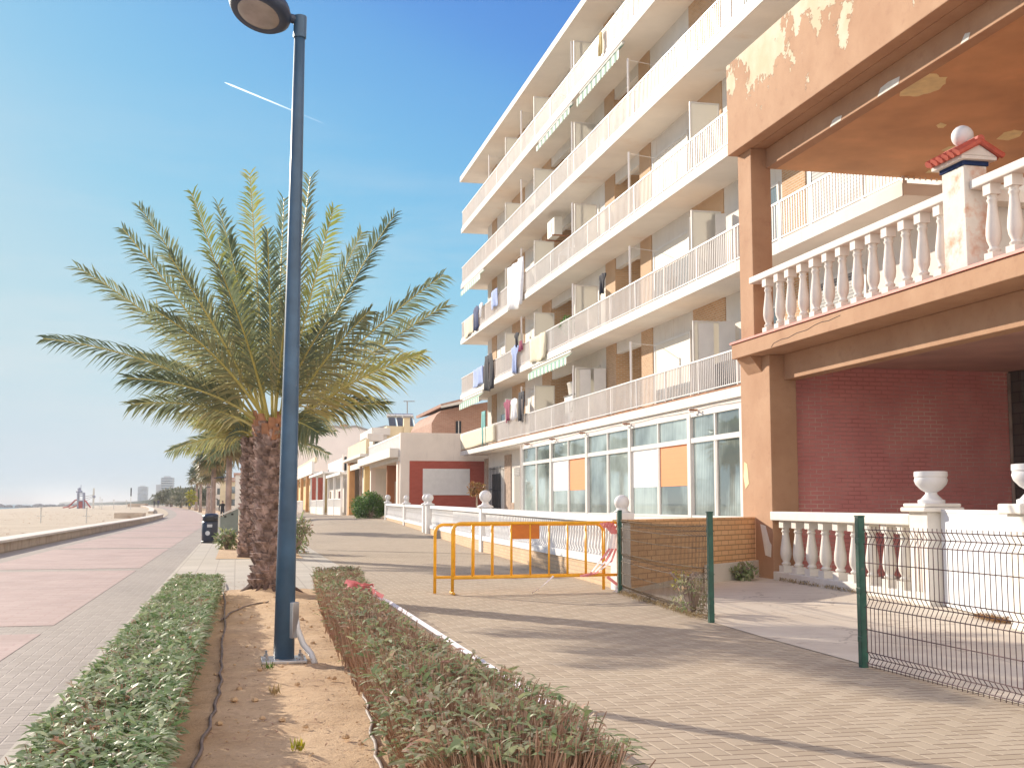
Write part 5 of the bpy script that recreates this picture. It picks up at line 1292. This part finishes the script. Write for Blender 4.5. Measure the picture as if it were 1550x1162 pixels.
wash('shirt','pale shirt hanging right of the navy jacket on the third balcony',728,733,2,1.55,.9,'c_white','shirt',6)
wash('towel','pale lilac towel on the third balcony left of the big white sheet',746,756,2,1.65,1.0,'c_blue','sheet',7)
wash('towel','pale blue towels hanging at the left end of the second balcony railing',719,733,1,1.35,1.05,'c_blue','sheet',8,.06)
wash('coat','long black coat hanging outside the second balcony railing',736.5,749.5,1,1.75,2.0,'c_black','trousers',9,.08)
wash('dress','light blue dress hanging on the second balcony railing left of the cream towels',776,789,1,1.45,1.45,'c_blue','shirt',10,.06)
wash('top','dark top hanging high above the light blue dress',782,788,1,2.05,.75,'c_black','shirt',11)
wash('cap','small plum red garment right of the light blue dress',789,793.5,1,1.5,.5,'c_maroon','sheet',12)
wash('towel','cream towel hanging over the middle of the second balcony railing',806,829,1,1.3,1.2,'c_cream','sheet',13,.06)
wash('swimsuit','maroon bathing suit with a white patch hanging over the first balcony',766,775.5,0,2.35,1.15,'c_maroon','shirt',15)
wash('shirt','white shirt hanging between maroon and black washing on the first balcony',776.5,786,0,2.3,1.1,'c_white','shirt',16)
wash('trousers','black trousers hanging right of the white shirt on the first balcony',787,797.5,0,2.45,1.45,'c_black','trousers',17)
wash('curtain','teal curtain hanging at the left end of the first balcony',731,738,0,2.2,1.9,'c_teal','sheet',18,.05)
wash('balcony_cloth','ochre cloth screen tied inside the left end of the first balcony railing',700,752,0,1.28,.95,'c_cream','sheet',19,.02)
wash('towel','small ochre towel on the top balcony railing',915,919,4,1.25,.95,'c_ochre','sheet',20,.03)
wash('coat','dark striped shirts hanging under the third floor slab beside the pole',911,923,1,2.3,.8,'c_black','shirt',21)
for nm,lab,px,i,rr in (('potted_plant','bushy green potted plant on the second balcony beside the frosted screen',848,1,.55),('potted_plant','small spiky potted plant behind the first balcony railing',857,0,.32)):
    y=yf(px); z=SL[i]+TH_S; tt=thing(nm,lab,'plant',(XF+.45,y,z),'potted plants on the balconies'); m=MB(); m.lathe([(.14,0),(.2,.34),(.21,.36),(.02,.35)],(XF+.45,y,z),12); m.build('pot',M['tile_red'],tt)
    m=MB(); clumps(m,(XF+.45,y,z+.55+rr*.7),rr*.7,rr*1.2,rr*.8,420,random.Random(i+70),(.08,.2),16,low=-.7); m.build('leaves',M['leafb'],tt)
y=yf(848); z=SL[0]+TH_S; tt=thing('washing_machine','white washing machine against the brick return of the first balcony','washing machine',(XW-.4,y,z)); m=MB(); m.box(XW-.75,XW-.1,y-.1,y+1.5,z,z+1.45); m.build('cabinet',M['alum'],tt,bevel=.03); m=MB(); m.box(XW-.77,XW-.08,y-.12,y+1.52,z+1.451,z+1.50); m.build('worktop',M['dark'],tt)
tt=thing('wash_basin','pale plastic basin standing on the washing machine','basin',(XW-.4,y+.7,z+1.5)); m=MB()
vs=[];n=20
for r,h in ((.75,.0),(.80,.05),(.95,.50),(1.02,.52),(1.02,.56),(.9,.55),(.75,.1)):
    for k in range(n): a=2*math.pi*k/n; vs.append((XW-.42+.36*r*math.cos(a),y+.70+.80*r*math.sin(a),z+1.502+h))
m.add(vs,[(i*n+k,i*n+(k+1)%n,(i+1)*n+(k+1)%n,(i+1)*n+k) for i in range(6) for k in range(n)]+[tuple(range(6*n,7*n))]); m.build('bowl',M['ac'],tt,smooth=True)
for nm,lab,px,i in (('plastic_table','white plastic table behind the third balcony railing',842,2),):
    y=yf(px); z=SL[i]+TH_S; tt=thing(nm,lab,'table',(XF+.6,y,z)); m=MB(); m.box(XF+.3,XF+1.0,y-.8,y+.8,z+.9,z+.95); m.build('top',M['clean'],tt,bevel=.02)
    for dx in (.35,.9):
        for dy in (-.7,.7): m=MB(); m.tube([(XF+dx,y+dy,z),(XF+dx,y+dy,z+.9)],.035,6); m.build('leg',M['clean'],tt)
y=yf(1092); z=SL[0]+TH_S; tt=thing('covered_furniture','dark covered garden furniture on the first balcony behind the railing','furniture',(XF+.5,y,z)); m=MB(); m.box(XF+.3,XF+1.1,y-1.1,y+1.3,z,z+.95); m.build('cover',M['dkcloth'],tt,bevel=.12,seg=3)
# ------------------------------------------------------------------ the row of low houses beyond
def P2(m,o): return m.build(*o)
YA=73.75
def zpx(px,py,Y): return atY(px,py,Y).z
def xpx(px,Y): return atY(px,700,Y).x
# house with the red side wall
t=thing('white_house','white house with a red brick side wall, white sign panel and orange porch','house',(10,80,.4))
xl=xpx(606,YA); xr_=15.6; zt=zpx(650,655,YA); zr=zpx(650,697.5,YA); xred=xpx(620,YA); xre=xpx(739,YA)
m=MB(); m.box(xl,xr_,YA,YA+.3,zr+.001,zt); m.box(xl,xred-.001,YA,YA+.3,-.1,zr); m.build('wall',M['ltgrey'],t,bevel=.01)
m=MB(); m.box(xred,xre,YA-.03,YA+.3,-.1,zr); m.build('red_wall',M['redwall'],t)
m=MB(); m.box(xpx(640,YA),xpx(711,YA),YA-.075,YA-.031,zpx(640,749,YA),zpx(640,709,YA)); m.build('sign_panel',M['clean'],t,bevel=.01)
Y1=91.0
m=MB(); m.box(xl+2.6,xr_,YA+.3,Y1,-.1,zr); m.build('rear_wall',M['orang'],t)
m=MB(); m.box(xl-.05,xr_,YA+.3,Y1,zr,zr+.3); m.build('terrace_slab',M['white'],t)
zc0=zpx(603,692,YA+1); m=MB(); m.box(xl-.62,xl-.051,YA+.4,Y1+3.5,zc0-.02,zc0+.55); m.build('canopy',M['white'],t,bevel=.02)
m=MB(); m.box(xl,xl+.35,YA+1.2,YA+1.9,0,zr); m.box(xl,xl+.35,Y1-.6,Y1,0,zr); m.build('porch_pillar',M['ltgrey'],t)
m=MB(); m.box(xl+.35,xl+2.6,YA+9.5,YA+9.8,0,zr); m.build('porch_wall',M['dorang'],t)
m=MB(); m.box(xl+.4,xl+2.4,YA+1.0,YA+1.2,0,1.55); m.build('porch_parapet',M['orang'],t)
m=MB(); m.box(xl+.9,xl+1.9,YA+9.45,YA+9.499,1.2,3.0); m.build('window',M['white'],t)
zrl=zt-.05; m=MB()
m.box(xl,xl+.08,YA+.31,Y1+2,zrl-.09,zrl); m.box(xl,xl+.08,YA+.31,Y1+2,zr+.55,zr+.62)
y=YA+.35
while y<Y1+2: m.box(xl+.02,xl+.06,y-.04,y+.04,zr+.62,zrl-.09); y+=.22
m.box(xl-.02,xl+.10,YA+.301,YA+.5,zr+.35,zrl+.03); m.build('terrace_railing',M['whitep'],t)
m=MB(); m.box(xl+.01,xl+.07,YA+.301,Y1+2,zr+.3,zr+.54); m.build('railing_kerb',M['white'],t)
m=MB(); m.tube([(xl-.5,Y1+2,zc0),(xl-.5,Y1+2.2,zc0-.5),(xl-.45,Y1+2.2,.3)],.09,8); m.build('downpipe',M['barkt'],t)
# cream upper storey with white eaves, chimneys
t=thing('cream_house','cream upper storey with white eaves and solar panels above the white terrace','house',(12,98,5))
Yb=97.0; z0=5.2; zt2=zpx(620,645,Yb); xa=xpx(585,Yb); xb=xpx(655,Yb)
m=MB(); m.box(xa,xb,Yb,Yb+16,0,zt2); m.build('wall',M['cream'],t)
m=MB(); m.box(xpx(561,Yb),xpx(589,Yb),Yb-.6,Yb+9,zpx(570,659,Yb),zpx(589,648,Yb)); m.build('eaves',M['white'],t,bevel=.04)
m=MB(); m.box(xpx(553,Yb),xpx(577,Yb),Yb-1.4,Yb-.7,zpx(553,668.5,Yb),zpx(577,657.5,Yb)); m.build('porch_roof',M['white'],t,bevel=.04)
m=MB(); m.box(xpx(563,Yb),xpx(584,Yb),Yb-.5,Yb+8,0,zpx(570,659,Yb)-.01); m.build('porch_wall',M['white'],t)
m=MB(); m.box(xpx(566,Yb),xpx(571,Yb),Yb-.56,Yb-.501,zpx(570,678,Yb),zpx(570,669,Yb)); m.build('window',M['glassd'],t)
m=MB(); x=xpx(615,Yb); m.box(x-.25,x+.25,Yb-.2,Yb+.4,zt2-.6,zpx(615,632,Yb)); c_=m.build('chimney',M['cream'],t); m=MB(); m.box(x-.33,x+.33,Yb-.28,Yb+.48,zpx(615,632,Yb)+.001,zpx(615,629.5,Yb)); m.build('cap',M['greyroof'],c_)
for px in (632,637.5): m=MB(); x=xpx(px,Yb); m.box(x-.12,x+.12,Yb,Yb+.3,zt2-.1,zpx(px,643-(.0 if px<635 else 2.5),Yb)); m.build('vent_pipe',M['greyroof'],t)
tt=thing('solar_panels','tilted rooftop solar heater panels with a tank, above the cream storey','solar panels',(xpx(605,Yb),Yb+2,zt2))
for k in range(3):
    m=MB(); x0=xpx(588+13*k,Yb+2); x1=xpx(598.5+13*k,Yb+2); za=zt2+.02; zb=zpx(600,629,Yb+2)
    m.ext([(x0,Yb+1.6,za),(x1,Yb+1.6,za),(x1,Yb+2.7,zb),(x0,Yb+2.7,zb)],(0,.05,.05)); m.build('panel',M['solar'],tt)
    m=MB(); m.tube([(x0-.1,Yb+2.75,zb+.05),(x1+.1,Yb+2.75,zb+.05)],.20,10); m.build('tank',M['steel'],tt)
    m=MB(); m.tube([(x1+.2,Yb+1.6,za-.3),(x1+.14,Yb+2.75,zb)],.05,6); m.build('stand',M['palegrey'],tt)
def antenna(lab,px,pyb,pyt,Y):
    b=atY(px,pyb,Y); e=atY(px,pyt,Y); tt=thing('roof_antenna',lab,'antenna',b); m=MB(); m.tube([b-Vector((0,0,.3)),e],.05,5); m.build('mast',M['greyroof'],tt); m=MB(); l=(e.z-b.z)*.35
    m.tube([e-Vector((l*.5,0,.02)),e+Vector((l*1.0,0,0))],.035,4)
    for k in range(5): m.tube([e+Vector((-l*.4+l*.3*k,-.3,0)),e+Vector((-l*.4+l*.3*k,.3,0))],.02,4)
    m.build('aerial',M['greyroof'],tt)
antenna('tall television aerial behind the solar panels',616.5,640,607,103); antenna('small television aerial on the long grey gabled building',547.5,646,633,219)
# brick house with a sloping roof tucked against the apartment block
t=thing('brick_house','brown brick upper storey with a sloping white edged roof against the apartment block','house',(13,80,6))
Yk=80.5; xk=xpx(653,Yk); xk2=XW+2.2
m=MB(); m.ext([(xk,Yk,zr),(xk2,Yk,zr),(xk2,Yk,zpx(700,606,Yk)),(xpx(668,Yk),Yk,zpx(668,621,Yk)),(xpx(660,Yk),Yk,zpx(660,628,Yk)),(xk,Yk,zpx(653,640,Yk))],(0,10,0)); m.build('wall',M['brickM'],t)
m=MB(); m.ext([(xpx(663,Yk),Yk-1.2,zpx(663,617.5,Yk)),(xk2,Yk-1.2,zpx(702,598,Yk)),(xk2,Yk-1.2,zpx(702,592,Yk)),(xpx(662,Yk),Yk-1.2,zpx(662,613.5,Yk))],(0,11.5,0)); rf=m.build('roof',M['rooft'],t)
m=MB(); m.ext([(xpx(663,Yk),Yk-1.26,zpx(663,619.5,Yk)),(xk2,Yk-1.26,zpx(702,601.5,Yk)),(xk2,Yk-1.26,zpx(702,596,Yk)),(xpx(662,Yk),Yk-1.26,zpx(662,616,Yk))],(0,.055,0)); m.build('eaves_board',M['white'],rf)
m=MB(); m.box(xpx(689.5,Yk),xpx(697.5,Yk),Yk-.06,Yk-.001,zpx(690,656,Yk),zpx(690,637,Yk)); w=m.build('window',M['dkcloth'],t); m=MB(); m.box(xpx(693,Yk),xpx(694.3,Yk),Yk-.1,Yk-.061,zpx(690,656,Yk),zpx(690,637,Yk)); m.build('frame',M['alum'],w)
# yellow house
def front(Y,dx=0): return 10.0+dx+shift(Y)*.6
t=thing('yellow_house','yellow and orange house with square pillars and a cream roof terrace parapet','house',(10,100,.3))
ya,yb=92.5,108; x0=front(98)-.3; zl=zpx(548,697,100); zp=zpx(545,671,100)
m=MB(); m.box(x0+2.4,x0+9,ya,yb,-.1,zl); m.box(x0,x0+9,yb-.3,yb,-.1,zl); m.build('rear_wall',M['ltgrey'],t)
m=MB(); m.box(x0,x0+9,ya,yb,zl,zl+.3); m.box(x0-.4,x0,ya,yb,zl+.05,zl+.28); m.build('terrace_slab',M['white'],t,bevel=.03)
m=MB(); m.box(x0+.05,x0+.3,ya,yb,zl+.301,zp); m.build('parapet',M['cream'],t)
m=MB(); m.box(x0,x0+.4,ya,ya+1.1,0,zl-.001); m.build('pillar',M['yel'],t); m=MB(); m.box(x0,x0+.5,yb-2.2,yb-.301,0,zl-.001); m.build('pillar',M['orang'],t)
m=MB(); m.box(x0+2.33,x0+2.399,ya+5,ya+7.5,0,2.9); m.build('door',M['dark'],t)
m=MB(); m.box(x0+.05,x0+.2,ya+1.1,yb-2.2,zl-.7,zl-.25); m.build('porch_lintel',M['white'],t)
# pergola houses
for (lab,ya,yb,pm,wm,bm,nm) in (('pale house with a white pergola in front and a lime yellow parapet',109.0,126.0,'cream','ltgrey','yel','pergola_house'),('white house with a white pergola on slim posts, beyond the lime yellow parapet',126.6,150.0,'white','white','white','pergola_house')):
    yc=(ya+yb)/2; x0=front(yc); gzv=gz(8,yc); t=thing(nm,lab,'house',(x0,yc,gzv))
    zl=zpx(510,716,yc); zp=zpx(510,697,yc)
    m=MB(); m.box(x0+1.6,x0+10,ya,yb,-.1,zl); m.build('wall',M[wm],t)
    m=MB(); m.box(x0+1.6,x0+1.85,ya,yb,zl+.001,zp); m.build('parapet',M[pm],t); m=MB(); m.box(x0+1.4,x0+10,ya,ya+.4,zl+.002,zp+.25); m.build('party_wall',M['ltgrey'],t)
    m=MB(); m.box(x0-.6,x0+1.6,ya,yb,zl-.28,zl-.12); m.box(x0-.7,x0-.55,ya,yb,zl-.34,zl-.08); m.build('pergola_roof',M['whitep'],t)
    for y in (ya+.4,(ya+yb)/2,yb-.5): m=MB(); m.box(x0-.55,x0-.35,y,y+.22,gzv-.1,zl-.281); m.build('pergola_post',M['whitep'],t)
    m=MB(); m.box(x0-.5,x0-.4,ya,yb,gzv-.1,gzv+.8); m.build('front_wall',M['white'],t)
    m=MB(); 
    y=ya
    while y<yb: m.box(x0-.48,x0-.42,y,y+.1,gzv+.801,gzv+1.5); y+=.35
    m.box(x0-.5,x0-.4,ya,yb,gzv+1.501,gzv+1.58); m.build('front_fence',M['whitep'],t)
    m=MB(); m.box(x0+1.52,x0+1.599,ya+3,ya+6,.4,2.8); m.build('window',M['glassd'],t)
    m=MB(); m.box(x0+1.5,x0+1.599,yb-6,yb-4,.3,2.9); m.build('door',M['wood'],t)
t=thing('terrace_house','far white and yellow house with dark red porch wall behind the lamp post','house',(9,180,.4))
ya,yb=150.6,214; yc=170; x0=front(yc)+.5; zl=zpx(470,722,yc); zp=zpx(470,701,yc); zg=gz(8,yc)
m=MB(); m.box(x0+1.5,x0+12,ya,yb,-.1,zl); m.build('wall',M['yel'],t); m=MB(); m.box(x0,x0+.3,ya,yb,zl,zl+1.6); m.box(x0+.3,x0+12,ya,yb,zl,zl+.3); m.build('parapet',M['white'],t)
m=MB(); m.box(x0+.6,x0+.9,ya+4,yb-8,zl+1.6,zp+.3); m.build('roof_sign_wall',M['cream'],t)
m=MB(); m.box(x0,x0+1.5,ya+1,ya+1.4,-.1,zl-.001); m.build('porch_wall',M['tile_red'],t)
for k in range(4): m=MB(); m.box(x0+1.42,x0+1.499,ya+8+9*k,ya+10.5+9*k,.5,3.2); m.build('window',M['glassd'],t)
for k in range(3): m=MB(); m.box(x0,x0+.4,ya+12+14*k,ya+13+14*k,-.1,zl-.001); m.build('pillar',M['orang'],t)
tt=thing('white_fence','white picket fence with small blue panel before the far yellow house','fence',(x0-1,170,zg)); m=MB(); y=152.0
while y<205: m.box(x0-1.0,x0-.93,y,y+.18,zg-.1,zg+1.35); y+=.7
m.box(x0-1.03,x0-.9,152,205,zg+1.351,zg+1.45); m.build('pickets',M['whitep'],tt); m=MB(); m.box(x0-1.1,x0-1.04,165,172,zg+.3,zg+1.3); m.build('panel',M['c_blue'],tt)
# long grey gabled building behind
t=thing('gabled_building','long plain grey building with a zigzag gabled roofline behind the low houses','building',(16,222,0)); Yg=220.0
prof=[(445,664),(470,655),(505,644.5),(520,647.5),(538,644.5),(558,651),(585,644.5),(606,652),(640,650)]
m=MB(); m.ext([(xpx(445,Yg),Yg,-.1),(xpx(640,Yg),Yg,-.1)]+[tuple(atY(px,py+1,Yg)) for px,py in prof[::-1]],(0,30,0)); m.build('wall',M['greyw'],t)
m=MB(); tp=[atY(px,py+1,Yg) for px,py in prof]; 
for a,b in zip(tp[:-1],tp[1:]): m.ext([a+Vector((0,-.25,.0)),b+Vector((0,-.25,.0)),b+Vector((0,-.25,.28)),a+Vector((0,-.25,.28))],(0,30.5,0))
m.build('roof',M['greyroof'],t)
a=atY(516,648,Yg); b=atY(528,641.5,Yg); m=MB(); m.box(a.x,b.x,Yg+1,Yg+4,a.z-.3,b.z); m.build('roof_hut',M['rooft'],t)
# more pale houses behind the fan palms, along the curve
for k,(ya,yb,h,mt) in enumerate(((262,286,7.6,'white'),(290,322,6.6,'cream'),(328,372,8.0,'ltgrey'),(380,450,7.4,'white'))):
    xs=10.5+shift((ya+yb)/2)*.98; lab=('white three storey house behind the fan palms','cream lower house behind the fan palms','tallest pale house behind the round trees','farthest white house in the row before the towers')[k]
    t=thing('row_house',lab,'house',(xs,ya,0),'far houses along the promenade'); m=MB(); m.box(xs,xs+14,ya,yb,-.1,h); m.build('wall',M[mt],t)
    m=MB(); m.box(xs-.4,xs+14.3,ya-.3,yb+.3,h+.001,h+.4); m.build('roof',M['rooft'],t)
    nw=int((yb-ya)/5)
    for fl in range(int(h/3)):
        for j in range(nw):
            m=MB(); m.box(xs-.06,xs-.001,ya+2+5*j,ya+4+5*j,.9+3*fl,2.5+3*fl); m.build('window',M['glassd'],t)
    for j in range(2):
        for fl in range(int(h/3)): m=MB(); m.box(xs+2+4*j,xs+3.6+4*j,ya-.06,ya-.001,.9+3*fl,2.5+3*fl); m.build('window',M['glassd'],t)
# hazy towers
def tower(lab,px0,px1,pyt,Y,nfl,step=None,glass=False):
    a=atY(px0,pyt,Y); b=atY(px1,pyt,Y); t=thing('tower_block',lab,'tower',(a.x,Y,0)); dw=(b.x-a.x)
    m=MB(); m.box(a.x,b.x,Y,Y+dw,-1,a.z); m.build('wall',M['tower'],t)
    m=MB(); m.box(a.x+dw*.2,a.x+dw*.75,Y+2,Y+dw*.6,a.z,a.z+dw*.12); m.build('roof_housing',M['tower'],t)
    m=MB(); fh=a.z/nfl
    for f in range(nfl): m.box(a.x+dw*.06,b.x-dw*.06,Y-.25,Y-.01,f*fh+fh*.3,f*fh+fh*.8); m.box(b.x+.01,b.x+.25,Y+dw*.08,Y+dw*.92,f*fh+fh*.3,f*fh+fh*.8)
    m.build('window_bands',M['towerg'],t)
    if step:
        c=atY(step[0],step[1],Y); m=MB(); m.box(c.x,a.x-.01,Y+1,Y+dw*.7,-1,c.z); m.build('lower_wing',M['tower'],t)
tower('hazy pale tower block, leftmost and farther of the two on the shore',208.5,223.5,736.5,1150,14)
tower('hazy blue glassy tower block with a lower wing, nearer of the two',243.5,263,722.5,820,12,(236,733))
# far low coast: uncountable trees and roofs fading along the bay
m=MB(); rg=random.Random(88)
for k in range(420):
    t_=rg.random(); px=92+150*t_**.7; Y=700+1900*(1-t_)**1.2; top=760.9-.4-7*t_**3*rg.uniform(.4,1.1)
    c=atY(px,top,Y); r=Y/1800*rg.uniform(2.0,5.0); m.lathe([(r,-8),(r*1.1,-.8*r),(r*.85,-.25*r),(r*.3,0)],(c.x,Y,c.z),6)
tag(m.build('far_coast',M['leaft']),kind='stuff')
hm=MB(); vs=[];fs=[]
for k in range(30):
    px=90+k*8; c=atY(px,760.3-1.2*math.sin(k*.7)-.10*k,3000); vs+=[(c.x,3000,-2),(c.x,3000,max(1,c.z)),(c.x+200,4200,-2)]
for k in range(29): a=3*k; fs+=[(a,a+3,a+4,a+1),(a+1,a+4,a+5,a+2)]
hm.add(vs,fs); tag(hm.build('hills',M['land']),kind='structure')
# vapour trail of an aircraft, far above
D=7000.0; P=[]
for k in range(15):
    f=k/14; d=ray(340+150*f,125+(62)*f).normalized(); P.append(CAM+d*(D+300*f))
mt,nt,bs=newmat('vapour'); bs.inputs['Base Color'].default_value=(.95,.95,.95,1); bs.inputs['Roughness'].default_value=1
tc=nd(nt,'ShaderNodeTexCoord'); sp=nd(nt,'ShaderNodeSeparateXYZ'); lk(nt,tc.outputs['Generated'],sp.inputs[0]); 
mr=nd(nt,'ShaderNodeMapRange'); lk(nt,sp.outputs[0],mr.inputs[0]); mr.inputs[1].default_value=.35; mr.inputs[2].default_value=.80; mr.inputs[3].default_value=.20; mr.inputs[4].default_value=.03; lk(nt,mr.outputs[0],bs.inputs['Alpha'])
tr=nd(nt,'ShaderNodeBsdfTranslucent'); tr.inputs[0].default_value=(.97,.97,.97,1); tp=nd(nt,'ShaderNodeBsdfTransparent'); ad=nd(nt,'ShaderNodeAddShader'); df=nd(nt,'ShaderNodeBsdfDiffuse'); df.inputs[0].default_value=(.9,.9,.9,1); mx=nd(nt,'ShaderNodeMixShader')
lk(nt,tr.outputs[0],ad.inputs[0]); lk(nt,df.outputs[0],ad.inputs[1]); lk(nt,mr.outputs[0],mx.inputs[0]); lk(nt,tp.outputs[0],mx.inputs[1]); lk(nt,ad.outputs[0],mx.inputs[2]); lk(nt,mx.outputs[0],nt.nodes['Material Output'].inputs[0])
m=MB(); m.tube(P,[2]+[5.2-.16*k for k in range(13)]+[2],8); tag(m.build('vapour_trail',mt,smooth=True),'thin white aircraft vapour trail across the blue sky, left of the lamp pole','vapour trail',kind='stuff')

# ------------------------------------------------------------------ light
EL=R(20); SX,SY=-.545,.84; n_=math.hypot(SX,SY); SX/=n_; SY/=n_
sd=bpy.data.lights.new('sun','SUN'); sd.energy=3.1; sd.angle=R(.55); sd.color=(1,.89,.74)
sun=bpy.data.objects.new('sun',sd); COL.objects.link(sun)
sun.rotation_euler=(Vector((-SX*math.cos(EL),-SY*math.cos(EL),-math.sin(EL)))).to_track_quat('-Z','Y').to_euler()
w=bpy.data.worlds.new('World'); scene.world=w; w.use_nodes=True; nt=w.node_tree; bg=nt.nodes['Background']
sk=nt.nodes.new('ShaderNodeTexSky'); sk.sky_type='NISHITA'; sk.sun_disc=False; sk.sun_elevation=EL; sk.sun_rotation=math.atan2(SX,SY)
sk.air_density=1.0; sk.dust_density=.35; sk.ozone_density=2.2; sk.altitude=0
# the sky's own brightness, evened out channel by channel like a clear hazy morning
sc_=nd(nt,'ShaderNodeVectorMath'); sc_.operation='SCALE'; sc_.inputs['Scale'].default_value=1/17.0; lk(nt,sk.outputs[0],sc_.inputs[0])
cv=nd(nt,'ShaderNodeRGBCurve'); lk(nt,sc_.outputs[0],cv.inputs['Color'])
for ci,pts in enumerate(([(0,.0),(.105,.108),(.13,.165),(.212,.30),(.34,.50),(.656,.62),(1,.57)],[(0,.0),(.171,.31),(.205,.44),(.285,.60),(.44,.73),(.676,.755),(1,.69)],[(0,.0),(.278,.75),(.32,.81),(.40,.85),(.535,.84),(1,.77)])):
    c_=cv.mapping.curves[ci]
    c_.points[0].location=pts[0]; c_.points[1].location=pts[-1]
    for q in pts[1:-1]: c_.points.new(*q)
cv.mapping.update()
gn=nd(nt,'ShaderNodeVectorMath'); gn.operation='SCALE'; gn.inputs['Scale'].default_value=1/(.15*2**1.15); lk(nt,cv.outputs[0],gn.inputs[0])
# added bright cloud veil behind the camera, unseen, to lift the shaded faces
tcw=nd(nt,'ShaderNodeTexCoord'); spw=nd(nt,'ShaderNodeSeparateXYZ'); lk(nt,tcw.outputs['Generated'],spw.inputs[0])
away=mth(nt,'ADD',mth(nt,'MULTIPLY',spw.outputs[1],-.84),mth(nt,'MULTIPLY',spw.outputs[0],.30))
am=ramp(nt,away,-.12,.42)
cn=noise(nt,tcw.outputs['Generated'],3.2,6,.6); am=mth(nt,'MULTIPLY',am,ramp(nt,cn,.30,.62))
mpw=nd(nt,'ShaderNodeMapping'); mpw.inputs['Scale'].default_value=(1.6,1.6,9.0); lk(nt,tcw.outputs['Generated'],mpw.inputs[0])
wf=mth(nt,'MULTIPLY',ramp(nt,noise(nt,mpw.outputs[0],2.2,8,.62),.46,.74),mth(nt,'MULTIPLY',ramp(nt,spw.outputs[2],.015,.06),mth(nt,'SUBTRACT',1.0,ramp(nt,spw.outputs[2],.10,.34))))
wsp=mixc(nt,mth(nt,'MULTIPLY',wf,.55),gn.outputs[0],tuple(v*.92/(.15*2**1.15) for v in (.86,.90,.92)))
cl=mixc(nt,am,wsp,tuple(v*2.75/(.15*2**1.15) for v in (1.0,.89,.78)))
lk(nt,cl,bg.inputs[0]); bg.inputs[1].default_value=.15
vs_=scene.view_settings; scene.display_settings.display_device='sRGB'; vs_.view_transform='Standard'; vs_.look='None'; vs_.exposure=1.15; vs_.gamma=1; vs_.use_curve_mapping=False
scene.cycles.use_denoising=True; scene.cycles.max_bounces=8; scene.cycles.diffuse_bounces=4; scene.cycles.transparent_max_bounces=12
scene.render.film_transparent=False

# ------------------------------------------------------------------ air
m=MB(); m.box(-26500,9500,-3200,27500,-3.2,34); hz=m.build('haze',bpy.data.materials.new('haze')); tag(hz,kind='stuff')
mt=hz.data.materials[0]; mt.use_nodes=True; nt=mt.node_tree; nt.nodes.remove(nt.nodes['Principled BSDF'])
pv=nd(nt,'ShaderNodeVolumePrincipled'); pv.inputs['Color'].default_value=(.93,.96,.98,1); pv.inputs['Density'].default_value=.0004; pv.inputs['Anisotropy'].default_value=-.05
lk(nt,pv.outputs[0],nt.nodes['Material Output'].inputs['Volume'])
